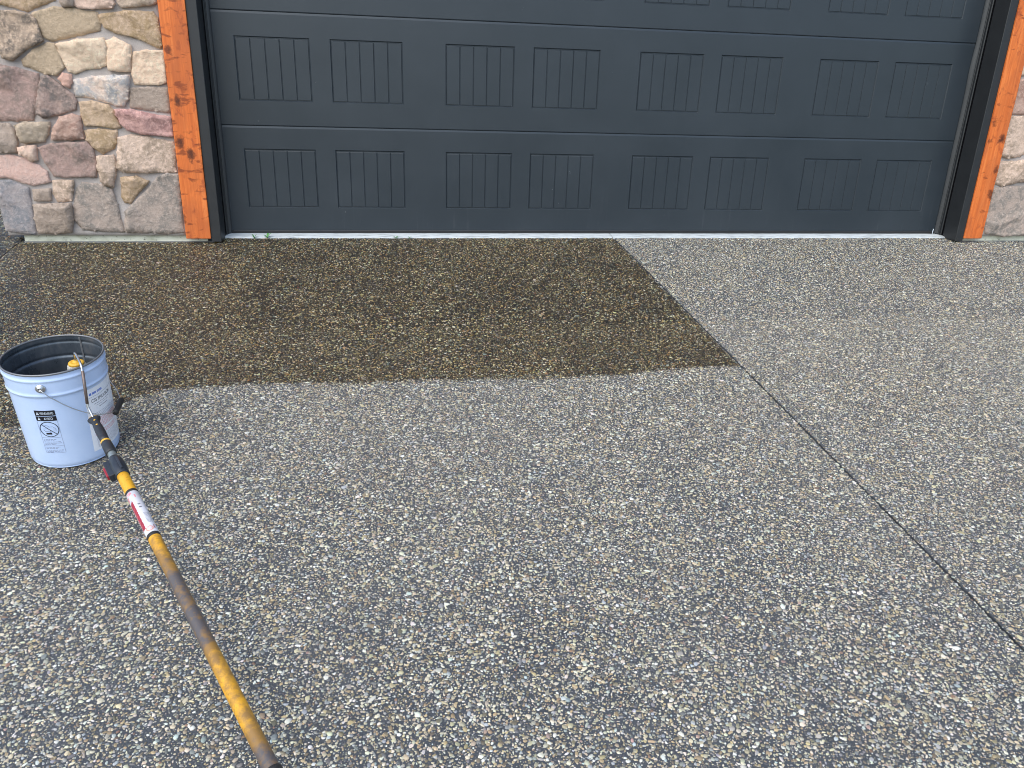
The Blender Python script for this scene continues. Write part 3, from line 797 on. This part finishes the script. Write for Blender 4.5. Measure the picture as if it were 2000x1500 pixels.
weed(.990, -.094, [(.2, .034, .010, .8), (2.9, .024, .008, .7), (1.2, .022, .008, 1.2), (-.9, .016, .006, .5)], 'broad-leaved green weed before the sill, the largest of the weeds')
weed(1.760, -.094, [(.5, .020, .006, .5), (2.9, .020, .006, .4)], 'low green sprig at the sill under the second stamped panel, left of the smaller sprig')
weed(1.845, -.094, [(.1, .014, .005, .5), (2.7, .013, .005, .5)], 'smallest green sprig at the sill, farthest right of the weeds')

# ------------------------------------------------------------------ the pail
PX, PY = .628, -2.335
pail = empty('pail', (PX, PY, gz(PY)+.0045), 'open light blue-white steel pail with black warning label, standing on the aggregate drive', 'pail', None, (math.atan(SLOPE), 0, 0))
PH_ = .350
t = NT('pale_blue_enamel', .28, .5); pp = t.objco()
n = t.noise(pp, 14, 4, .6); sc_ = t.noise(t.mapping(pp, (30, 30, 6)), 1.0, 6, .75)
c = t.mix(t.ramp(n, [(.3, 0.0), (.7, 1.0)]), (.50, .64, .91), (.55, .68, .94))
c = t.mix(t.ramp(sc_, [(.66, 0.0), (.74, .35)]), c, (.30, .31, .36))
t.color(c); t.bump(n, .05, .004); M['enamel'] = t.m
t = NT('lined_steel_inside', .45, .5); pp = t.objco()
n = t.noise(t.mapping(pp, (9, 9, 4)), 1.0, 6, .7); 
t.color(t.ramp(n, [(.3, (.045, .060, .080)), (.55, (.11, .13, .155)), (.75, (.22, .21, .21))]))
t.b.inputs['Metallic'].default_value = .4; t.rough(t.math('MULTIPLY_ADD', n, .3, .14)); t.bump(n, .15, .003); M['inside'] = t.m
M['steel'] = plain('bare_steel', (.55, .56, .58), .3, .9, var=.2, nscale=60)
M['rimsteel'] = plain('rolled_rim', (.20, .205, .22), .38, .6, var=.3, nscale=40)
M['rust'] = plain('dirty_rod', (.20, .155, .14), .42, .6, var=.5, nscale=70)
def pr_(h):
    r = .1352+.0105*h/PH_
    for c, w, a in ((.3265, .0050, .0030), (.2740, .0055, .0034)):
        r += a*math.exp(-((h-c)/w)**2)
    r += .0016*(1/(1+math.exp(-(h-.274)/.002)))*(1/(1+math.exp((h-.3265)/.002)))
    r -= .006*max(0, 1-h/.008)**2
    return r
def lathe(prof, n=96, closed=False):
    V = []; F = []
    for r, h in prof:
        for k in range(n):
            a = 2*math.pi*k/n; V.append((r*math.cos(a), r*math.sin(a), h))
    m = len(prof)
    for i in range(m-1 if not closed else m):
        j = (i+1) % m
        for k in range(n):
            k2 = (k+1) % n; F.append((i*n+k, i*n+k2, j*n+k2, j*n+k))
    return V, F
hs = sorted(set(list(np.linspace(0, .25, 26))+list(np.linspace(.25, .346, 60))))
V, F = lathe([(.001, .006), (.125, .006), (.1285, 0)]+[(pr_(h), h) for h in hs])
wall = mesh_obj('wall', V, F, M['enamel'], pail, True)
V, F = lathe([(pr_(h)-.0012, h) for h in reversed(hs)]+[(.130, .009), (.001, .009)])
mesh_obj('lining', V, F, M['inside'], pail, True)
rr = .1462
V, F = lathe([(rr+.0030*math.cos(a), .3475+.0034*math.sin(a)) for a in np.linspace(0, 2*math.pi, 13)[:-1]], 96, True)
mesh_obj('rim', V, F, M['rimsteel'], pail, True)
V, F = lathe([(.1310+.0022*math.cos(a), .0022+.0022*math.sin(a)) for a in np.linspace(0, 2*math.pi, 9)[:-1]], 96, True)
mesh_obj('bottom_chime', V, F, M['enamel'], pail, True)
def surf(a, h, off=0.0):
    r = pr_(h)+off; return Vector((r*math.cos(a), r*math.sin(a), h))
# weld seam inside at the back
V = []; F = []
for i in range(31):
    h = .012+.333*i/30; a0 = math.radians(76)
    for k, o_ in ((-.022, .0014), (-.012, .0024), (.012, .0024), (.022, .0014)):
        r = pr_(h)-.0012-o_; V.append((r*math.cos(a0+k), r*math.sin(a0+k), h))
for i in range(30):
    for k in range(3): F.append((4*i+k, 4*(i+1)+k, 4*(i+1)+k+1, 4*i+k+1))
mesh_obj('weld_seam', V, F, plain('weld_seam', (.30, .31, .33), .35, .6, .3, 30), pail, True)
# drips of emulsion left in the pail
M['emulsion'] = plain('dark_residue', (.020, .022, .028), .15, var=.3)
V, F = lathe([(.0005, .020), (.1345, .020), (.1348, .012)], 64)
mesh_obj('residue', V, F, M['emulsion'], pail)
# ears for the bail
EARH = .303
def ear(a):
    c = surf(a, EARH); nrm = Vector((math.cos(a), math.sin(a), -.03)).normalized()
    tg = Vector((-math.sin(a), math.cos(a), 0)); up = nrm.cross(tg)*-1
    V = []; F = []; n = 28
    prof = [(.0150, -.001), (.0148, .0030), (.0130, .0046), (.0088, .0054), (.0076, .0088), (.0052, .0095), (.0036, .0090), (.0030, .004), (.0002, .0038)]
    for r, d in prof:
        for k in range(n):
            w = 2*math.pi*k/n; V.append(c+nrm*d+tg*(r*math.cos(w))+up*(r*math.sin(w)))
    for i in range(len(prof)-1):
        for k in range(n): F.append((i*n+k, i*n+(k+1) % n, (i+1)*n+(k+1) % n, (i+1)*n+k))
    o = mesh_obj('bail_ear', V, F, M['steel'], pail, True)
    bm = bmesh.new(); bm.from_mesh(o.data); bmesh.ops.recalc_face_normals(bm, faces=bm.faces); bm.to_mesh(o.data); bm.free()
EA0, EA1 = math.radians(-88), math.radians(92)
ear(EA0); ear(EA1)
def bail_pt(u_):
    a = EA0+(EA1-EA0)*u_
    s = math.sin(math.pi*u_)
    h = EARH-.158*s**.9
    return Vector(((pr_(h)+.006+.016*s)*math.cos(a), (pr_(h)+.006+.016*s)*math.sin(a), h))
path = [surf(EA0, EARH, .001), surf(EA0, EARH, .009)]+[bail_pt(u_) for u_ in np.linspace(.03, .97, 50)]+[surf(EA1, EARH, .009), surf(EA1, EARH, .001)]
V, F = tube_geo(path, .0016, 8); bail = mesh_obj('bail', V, F, M['steel'], pail, True)
ga, gb = bail_pt(.415), bail_pt(.590)
gp_ = [ga.lerp(gb, i/13)+(bail_pt(.50)-ga.lerp(gb, .5))*.7 for i in range(14)]
V, F = tube_geo(gp_, [.0094, .0104]+[.0090, .0094]*5+[.0104, .0094], 16); mesh_obj('grip', V, F, M['rubber'], bail, True)

# ---- print on the pail
M['ink'] = plain('black_print', (.008, .008, .014), .4); M['paper'] = plain('white_label_paper', (.88, .90, .97), .5, var=.05)
M['line'] = plain('thin_grey_print', (.17, .19, .30), .5); M['redink'] = plain('red_print', (.75, .30, .33), .5)
M['blueink'] = plain('blue_print', (.10, .20, .62), .5); M['whiteink'] = plain('white_print', (.72, .80, .90), .4)
M['greyink'] = plain('grey_print', (.36, .36, .42), .5)
class Print:
    """flat print: polygons in (u, v) metres wrapped on a surface by a mapping function"""
    def __init__(self, fn, split=.006): self.fn = fn; self.b = {}; self.split = split
    def poly(self, mat, pts, layer=1, split=None):
        split = split or self.split
        V, F = self.b.setdefault((mat, layer), ([], []))
        us = [p[0] for p in pts]; n = max(1, int((max(us)-min(us))/split)) if len(pts) == 4 else 1
        if n == 1:
            k = len(V); V.extend(pts); F.append(tuple(range(k, k+len(pts))))
        else:
            a, b, c, d = pts
            for i in range(n):
                s, e = i/n, (i+1)/n; k = len(V)
                L = lambda p, q_, w: (p[0]+(q_[0]-p[0])*w, p[1]+(q_[1]-p[1])*w)
                V.extend([L(a, b, s), L(a, b, e), L(d, c, e), L(d, c, s)]); F.append((k, k+1, k+2, k+3))
    def rect(self, mat, u0, u1, v0, v1, layer=1): self.poly(mat, [(u0, v0), (u1, v0), (u1, v1), (u0, v1)], layer)
    def line(self, mat, p, q_, w, layer=2):
        d = Vector(q_)-Vector(p); nn = Vector((-d.y, d.x)).normalized()*w/2
        self.poly(mat, [tuple(Vector(p)-nn), tuple(Vector(q_)-nn), tuple(Vector(q_)+nn), tuple(Vector(p)+nn)], layer)
    def ring(self, mat, c, r, w, layer=2, n=40, sx=1.0):
        for i in range(n):
            a, b = 2*math.pi*i/n, 2*math.pi*(i+1)/n
            P = lambda t_, rad: (c[0]+sx*rad*math.cos(t_), c[1]+rad*math.sin(t_))
            self.poly(mat, [P(a, r-w/2), P(a, r+w/2), P(b, r+w/2), P(b, r-w/2)], layer, 1)
    def text(self, mat, s, u, v, size, width=None, layer=2, rot=0.0):
        cu = bpy.data.curves.new('t', 'FONT'); cu.body = s; cu.size = size; cu.resolution_u = 3
        o = bpy.data.objects.new('t', cu); me_ = bpy.data.meshes.new_from_object(o)
        vs = [(p.co.x, p.co.y) for p in me_.vertices]; w0 = max(p[0] for p in vs)
        k = (width/w0) if width else 1
        c_, s_ = math.cos(rot), math.sin(rot)
        V, F = self.b.setdefault((mat, layer), ([], [])); n = len(V)
        V.extend([(u+x*k*c_-y*s_, v+x*k*s_+y*c_) for x, y in vs])
        F.extend([tuple(i+n for i in f.vertices) for f in me_.polygons])
        bpy.data.objects.remove(o); bpy.data.curves.remove(cu)
    def words(self, mat, u0, u1, v, h, r, layer=2):
        u = u0
        while u < u1:
            w = r.uniform(.003, .010)
            self.rect(mat, u, min(u+w, u1), v-h/2, v+h/2, layer); u += w+.0018
    def build(self, name, parent, base=.0003, stepoff=.00018, root=None):
        for (mat, layer), (V, F) in sorted(self.b.items(), key=lambda k: k[0][1]):
            o = mesh_obj(name, [self.fn(u_, v_, base+stepoff*layer) for u_, v_ in V], F, M[mat], parent)
            tag(o, kind='stuff')
            if root is not None: loc(o, parent)
rp = random.Random(3)
def wrap(a_left, slant=0.0):
    def fn(u_, v_, off):
        return surf(math.radians(a_left)+(u_+slant*v_)/.141, v_, off)
    return fn
# warning label: u 0..060, v .0625..2235
P = Print(wrap(-104.5)); W_ = .0605; T_, B_ = .2225, .0625
P.rect('ink', 0, W_, T_-.0195, T_); P.rect('ink', 0, W_, T_-.0385, T_-.0215)
for yy, tx, x0_, ww in ((T_-.0155, 'WARNING', .0150, .040), (T_-.0350, 'AVISO', .0240, .026)):
    P.poly('whiteink', [(.0045, yy), (.0135, yy), (.0090, yy+.0105)], 2)
    P.poly('ink', [(.0084, yy+.002), (.0096, yy+.002), (.0096, yy+.007), (.0084, yy+.007)], 3)
    P.text('whiteink', tx, x0_, yy+.0010, .0125, ww)
cc = (.0305, T_-.0700)
P.ring('ink', cc, .0275, .0022)
P.line('ink', (cc[0]-.0195, cc[1]+.0185), (cc[0]+.0195, cc[1]-.0185), .0022)
P.rect('ink', cc[0]-.012, cc[0]+.005, cc[1]-.0190, cc[1]-.0125, 3)
pts = [(-.016, .010), (-.008, .016), (-.002, .014), (.001, .009), (.012, .010), (.018, .004), (.020, -.004)]
for a, b in zip(pts, pts[1:]): P.line('line', (cc[0]+a[0], cc[1]+a[1]), (cc[0]+b[0], cc[1]+b[1]), .0009, 3)
pts = [(-.018, .002), (-.006, .003), (.001, -.001), (.004, -.010)]
for a, b in zip(pts, pts[1:]): P.line('line', (cc[0]+a[0], cc[1]+a[1]), (cc[0]+b[0], cc[1]+b[1]), .0009, 3)
pts = [(-.017, -.001), (-.012, -.008), (-.004, -.006), (.002, -.011)]
for a, b in zip(pts, pts[1:]): P.line('line', (cc[0]+a[0], cc[1]+a[1]), (cc[0]+b[0], cc[1]+b[1]), .0012, 3)
P.line('line', (cc[0]+.012, cc[1]+.001), (cc[0]+.021, cc[1]+.001), .0008, 3); P.line('line', (cc[0]+.012, cc[1]-.006), (cc[0]+.021, cc[1]-.006), .0008, 3)
for v_ in (T_-.1015, T_-.1330, B_): P.line('line', (0, v_), (W_, v_), .0007)
P.line('line', (0, B_), (0, T_-.0385), .0007); P.line('line', (W_, B_), (W_, T_-.0385), .0007)
for v_, w in ((-.1080, .040), (-.1130, .034), (-.1180, .050), (-.1228, .053), (-.1280, .034), (-.1385, .044), (-.1435, .035), (-.1500, .052), (-.1545, .052), (-.1580, .020)):
    P.words('line', .004, .004+w, T_+v_, .0013, rp)
P.build('warning_print', pail)
# paper product label
P = Print(wrap(-47, .035)); W_ = .170; B_, T_ = .036, .2620
P.poly('paper', [(0, B_), (W_, B_), (W_, T_), (0, T_)], 0)
P.build('paper_label', pail); P.b = {}
P.poly('blueink', [(.018, .2385), (.0235, .2385), (.0235, .2445), (.0205, .2480), (.0150, .2440), (.0150, .2385)], 1)
for x0_, ww in ((.0265, .015), (.0455, .022)):
    P.rect('blueink', x0_, x0_+ww, .2390, .2465, 1)
    for k in range(int(ww/.004)): P.rect('paper', x0_+.0028+k*.004, x0_+.0036+k*.004, .2400, .2455, 2)
P.line('line', (.004, .2310), (.150, .2310), .0008)
P.text('ink', 'CSS EMULSION', .019, .2115, .0165, .088)
P.words('greyink', .027, .100, .2035, .0018, rp); P.words('greyink', .035, .090, .1960, .0014, rp); P.words('greyink', .045, .085, .1880, .0028, rp)
for v_, w in ((.1700, .09), (.1650, .12), (.1600, .125), (.1550, .10)): P.words('greyink', .012, .012+w, v_, .0012, rp)
for i in range(9): P.words('redink', .014, .014+rp.uniform(.10, .135), .1480-.0042*i, .0016, rp)
for i in range(4): P.words('redink', .014, .014+rp.uniform(.09, .12), .1040-.0042*i, .0015, rp)
for i in range(10): P.words('greyink', .016, .016+rp.uniform(.09, .135), .0840-.0042*i, .0010, rp)
P.build('label_print', pail)

# ------------------------------------------------------------------ roller on its extension pole, leaning in the pail
H0 = Vector((.765, -2.510, -.152)); U = Vector((.478, -.860, -.178)).normalized()
camp = cam.matrix_world.translation
L_ALL = 3.087
roller = empty('paint_roller', H0+U*L_ALL, 'paint roller on a long yellow extension pole, its frame hooked over the pail rim', 'paint roller')
mid_ = H0+U*.6
CN = (camp-mid_); CN = (CN-U*CN.dot(U)).normalized()
RT = U.cross(CN)
if RT.dot(r2) < 0: RT = -RT
def at_(s, fx=0, fc=0): return H0+U*s+RT*fx+CN*fc
def rev(name, prof, mat, n=28, sx=1.0, sc=1.0, par=None):
    """turned part along the pole: (s, radius) pairs"""
    V = []; F = []
    for s, r in prof:
        for k in range(n):
            w = 2*math.pi*k/n; V.append(at_(s, r*sx*math.sin(w), r*sc*math.cos(w)))
    for i in range(len(prof)-1):
        for k in range(n): F.append((i*n+k, i*n+(k+1) % n, (i+1)*n+(k+1) % n, (i+1)*n+k))
    F += [tuple(reversed(range(n))), tuple((len(prof)-1)*n+k for k in range(n))]
    o = mesh_obj(name, V, F, mat, None, True)
    bm = bmesh.new(); bm.from_mesh(o.data); bmesh.ops.recalc_face_normals(bm, faces=bm.faces); bm.to_mesh(o.data); bm.free()
    a = o.data.attributes.new('along', 'FLOAT', 'POINT'); a.data.foreach_set('value', [s for s, r in prof for _ in range(n)])
    par = par or roller
    o.parent = par; o.matrix_parent_inverse = par.matrix_world.inverted()
    return o
PR = .0163
t = NT('yellow_fibreglass', .38, .5)
al = t.new('ShaderNodeAttribute', attribute_name='along').outputs['Fac']
pp = t.pos(); n1 = t.noise(pp, 30, 5, .65); n2 = t.noise(pp, 110, 5, .7); n3 = t.noise(pp, 8, 3, .6)
base = t.mix(t.ramp(n3, [(.35, 0.0), (.65, 1.0)]), (.78, .40, .022), (.66, .33, .022))
wear = t.ramp(t.math('MULTIPLY', al, 1/1.5), [(0, 0.0), (.40, 0.0), (.445, .20), (.485, .42), (.52, .80), (.55, 1.0), (.66, 1.0), (.72, .66), (.76, .30), (.80, .14), (.84, .22), (.88, .50), (.93, .85), (1.0, .6)])
wear = t.math('ADD', wear, t.math('ADD', t.math('MULTIPLY_ADD', n1, 1.5, -.75), t.math('MULTIPLY_ADD', n3, .8, -.4)))
brown = t.mix(t.ramp(wear, [(.12, 0.0), (.5, .85)]), base, (.20, .115, .045))
grime = t.mix(t.ramp(wear, [(.62, 0.0), (.95, .95)]), brown, (.085, .080, .090))
grime = t.mix(t.ramp(n2, [(.58, 0.0), (.66, .6)]), grime, (.25, .14, .03))
scr = t.noise(t.mapping(pp, (260, 60, 60), rot=(.3, .5, .9)), 1.0, 4, .7)
grime = t.mix(t.ramp(scr, [(.62, 0.0), (.68, .6)]), grime, (.16, .11, .05))
t.color(grime); t.rough(t.math('MULTIPLY_ADD', n1, .3, .28)); t.bump(n2, .12, .001); M['pole'] = t.m
M['blackplastic'] = plain('black_plastic', (.022, .024, .030), .42, var=.35, nscale=45)
M['connector'] = plain('worn_black_connector', (.024, .028, .038), .34, var=.7, nscale=60)
M['yellowplastic'] = plain('yellow_plastic', (.75, .42, .04), .4)
M['greymetal'] = plain('dull_aluminium', (.28, .32, .33), .45, .6, var=.4, nscale=60)
M['redplastic'] = plain('red_button', (.32, .02, .035), .4, var=.3)
# frame rod
nL = GN_
P0 = Vector((.684, -2.358, -.018)); P1a = P0+nL*.032
inv = (Vector((PX, PY, gz(PY))))
P1 = Vector((.747, -2.482, .0065)); P2 = Vector((.751, -2.503, -.112))
rod_pts = smooth_path([P0, P0+nL*.030, P0+nL*.046+Vector((.012, -.022, 0)), Vector((.734, -2.458, .0225)), P1, P1*.15+P2*.85, P2, P2+(H0-P2)*.3, H0+U*.012], 2)
V, F = tube_geo(rod_pts, .0037, 12)
rod = mesh_obj('frame_rod', V, F, M['steel'], None, True); rod.parent = roller; loc(rod, roller)
V, F = tube_geo([P1*.93+P2*.07, P1*.5+P2*.5, P1*.06+P2*.94], .0046, 12)
o = mesh_obj('rod_sleeve', V, F, M['rust'], None, True); o.parent = roller; loc(o, roller)
# roller cover hanging upright in the pail, with a yellow end cap
t = NT('used_white_nap', .9, .2); pp = t.pos(); n1 = t.noise(pp, 380, 4, .7); n2 = t.noise(pp, 18, 4, .6)
t.color(t.mix(t.ramp(n2, [(.4, 0.0), (.65, .8)]), (.62, .60, .55), (.30, .28, .26))); t.bump(n1, 1.0, .004); M['nap'] = t.m
def axial(name, a, prof, mat, n=32):
    V = []; F = []; ax = nL; e1 = ax.orthogonal().normalized(); e2 = ax.cross(e1)
    for d, r in prof:
        for k in range(n):
            w = 2*math.pi*k/n; rr_ = r*(1+.02*noise.noise(Vector((k*1.1, d*60, 2))) if mat is M['nap'] else 1)
            V.append(a+ax*d+e1*(rr_*math.cos(w))+e2*(rr_*math.sin(w)))
    for i in range(len(prof)-1):
        for k in range(n): F.append((i*n+k, i*n+(k+1) % n, (i+1)*n+(k+1) % n, (i+1)*n+k))
    F += [tuple(reversed(range(n))), tuple((len(prof)-1)*n+k for k in range(n))]
    o = mesh_obj(name, V, F, mat, None, True)
    bm = bmesh.new(); bm.from_mesh(o.data); bmesh.ops.recalc_face_normals(bm, faces=bm.faces); bm.to_mesh(o.data); bm.free()
    o.parent = roller; return loc(o, roller)
axial('roller_cover', P0, [(-.255, .020), (-.252, .027)]+[(-.24+.02*i, .0285+.0008*(i % 2)) for i in range(12)]+[(-.006, .0275), (-.003, .022)], M['nap'])
axial('end_cap', P0, [(-.004, .0235), (.001, .0240), (.004, .0225), (.006, .0150), (.0045, .0140), (.005, .0080), (.010, .0065), (.010, .0040)], M['yellowplastic'])
# handle
hs_ = [(0, .0085, 1.9), (.004, .0112, 1.75), (.012, .0110, 1.65), (.022, .0100, 1.35), (.034, .0105, 1.12), (.055, .0126, 1.05), (.080, .0142, 1.0), (.105, .0140, 1), (.130, .0132, 1), (.147, .0130, 1)]
V = []; F = []; n = 28
for s, r, kx in hs_:
    for k in range(n):
        w = 2*math.pi*k/n; V.append(at_(s, r*kx*math.sin(w), r*math.cos(w)))
for i in range(len(hs_)-1):
    for k in range(n): F.append((i*n+k, i*n+(k+1) % n, (i+1)*n+(k+1) % n, (i+1)*n+k))
F += [tuple(range(n)), tuple((len(hs_)-1)*n+k for k in range(n))]
hd = mesh_obj('handle', V, F, M['blackplastic'], None, True)
bm = bmesh.new(); bm.from_mesh(hd.data); bmesh.ops.recalc_face_normals(bm, faces=bm.faces); bm.to_mesh(hd.data); bm.free()
hd.parent = roller; loc(hd, roller)
rev('handle_lip', [(-.0045, .0045), (-.0040, .0080), (.0006, .0090)], M['yellowplastic'], sx=1.85, par=hd)
for s in (.026, .058):
    cpt = at_(s, 0, .0104 if s < .04 else .0128)
    V = []; F = []
    for d, r in ((-.002, .0032), (.0006, .0030), (.0010, .0016)):
        for k in range(12): w = 2*math.pi*k/12; V.append(cpt+CN*d+RT*(r*math.cos(w))+U*(r*math.sin(w)))
    for i in range(2):
        for k in range(12): F.append((i*12+k, i*12+(k+1) % 12, (i+1)*12+(k+1) % 12, (i+1)*12+k))
    F.append(tuple(range(24, 36)))
    o = mesh_obj('rivet', V, F, M['yellowplastic'], None, True); o.parent = hd; loc(o, hd)
rev('handle_ring', [(.1465, .0128), (.1470, .0146), (.1555, .0148), (.1560, .0130)], M['yellowplastic'])
rev('handle_sleeve', [(.1555, .0138), (.157, .0150), (.185, .0158), (.211, .0158), (.2155, .0146), (.2158, .011)], M['blackplastic'])
rev('threaded_tip', [(.2150, .0118), (.222, .0120), (.2260, .0112), (.232, .0122), (.2400, .0118), (.2480, .0122)], M['greymetal'])
cn = rev('locking_collar', [(.2440, .0120), (.2450, .0152), (.256, .0175), (.264, .0200), (.300, .0222), (.3200, .0212), (.3380, .0200), (.3410, .0188), (.3412, .0150)], M['connector'])
# the release button housing stands out to the left of the collar
def pole_box(name, s0, s1, x0, x1, c0, c1, mat, par, bev=.002):
    bm = box_bm(0, s1-s0, x0, x1, c0, c1, bev)
    for v in bm.verts: v.co = at_(s0+v.co.x, v.co.y, v.co.z)
    bmesh.ops.recalc_face_normals(bm, faces=bm.faces)
    o = bm_obj(name, bm, mat); o.parent = par; return loc(o, par)
pole_box('button_housing', .258, .332, -.0330, -.010, -.011, .013, M['connector'], cn, .003)
pole_box('release_button', .280, .325, -.0385, -.0310, -.0065, .0100, M['redplastic'], cn, .002)
pole_box('collar_rib', .268, .330, .004, .0100, .0170, .0232, M['connector'], cn, .001)
rev('pole', [(.3385, .0145)]+[(.3390+i*.0905/4, PR) for i in range(5)]+[(.43+i*.0192, PR) for i in range(51)]+[(1.40+i*.1, PR) for i in range(17)]+[(3.02, .0140)], M['pole'], 32)
rev('label_band', [(.4290, PR), (.4293, .0171), (.4395, .0171), (.4398, PR)], M['rubber'])
rev('label_band', [(.6330, PR), (.6333, .0171), (.6450, .0171), (.6453, PR)], M['rubber'])
rev('grip', [(1.413, PR), (1.414, .0178), (1.42, .0188), (1.55, .0190), (1.70, .0188), (1.745, .0182), (1.75, PR)], M['rubber'])
rev('foot_cap', [(3.015, .0150), (3.018, .0176), (3.07, .0176), (3.082, .0160), (3.086, .0120)], M['rubber'])
# worn sticker wrapped on the pole
M['sticker'] = plain('scuffed_white_sticker', (.66, .66, .72), .4, var=.18, nscale=70)
M['stickerred'] = plain('scuffed_red_print', (.34, .02, .045), .4, var=.5, nscale=160)
M['stickerpink'] = plain('worn_pink_print', (.72, .26, .30), .45, var=.3, nscale=90); M['stickerorange'] = plain('orange_red_print', (.80, .28, .20), .45)
M['stickergrey'] = plain('faded_grey_print', (.34, .35, .42), .45, var=.3, nscale=120)
st = rev('sticker', [(.4396, PR), (.4398, .01655), (.6330, .01655), (.6332, PR)], M['sticker'], 36)
def onpole(u_, v_, off):     # u across (0 faces the camera, + to image right), v along the pole
    a = u_/.0166; return at_(v_, (.01657+off)*math.sin(a), (.01657+off)*math.cos(a))
P = Print(onpole, .0015)
P.poly('stickerred', [(-.0200, .490), (-.0085, .480), (-.0080, .500), (-.0205, .500)], 1)
for i in range(20):
    a, b = .500+i*.0055, .500+(i+1)*.0055; w = .0015*noise.noise(Vector((i*.9, 3, 1)))
    P.poly('stickerred', [(-.0210, a), (-.0080+w, a), (-.0080+w*.6, b), (-.0210, b)], 1)
for v_ in (.515, .531, .546, .560, .574, .588):
    P.rect('stickerpink', -.0175, -.0125, v_, v_+.0012, 2); P.rect('stickerpink', -.0175, -.0165, v_, v_+.008, 2)
P.poly('stickerpink', [(-.0190, .444), (-.003, .442), (-.001, .452), (-.012, .456)], 1)
P.poly('stickerpink', [(-.0215, .455), (-.014, .458), (-.016, .474), (-.022, .476)], 1)
P.poly('stickerpink', [(.002, .459), (.006, .458), (.006, .471), (.003, .473)], 1)
for k, v_ in enumerate((.503, .5165)):
    for x0_ in (.001, .0032, .0054): P.line('ink', (x0_, v_), (x0_+.0022, v_+(.006 if k else .005)), .0008); P.line('ink', (x0_, v_+.005), (x0_+.0018, v_), .0007)
for i in range(9): P.words('stickergrey', .003, .019, .548+i*.0055, .0022, rp)
P.ring('stickerorange', (.0005, .617), .0085, .0026, 1, 28)
P.ring('stickerpink', (.0005, .617), .0040, .0010, 1, 18)
P.rect('stickerred', .0125, .0150, .604, .620, 1)
P.build('sticker_print', st, base=.0001, stepoff=.00008, root=True)
# tiny wire stub at the right foot of the door
V, F = tube_geo([(5.503, -.030, -.004), (5.502, -.031, .018), (5.504, -.031, .036)], .0022, 8)
o = mesh_obj('wire_stub', V, F, M['whiteink'], None, True); o.parent = frame; loc(o, frame)
for o in bpy.data.objects:
    if o.type == 'MESH' and o.name.startswith('door_section'): pass
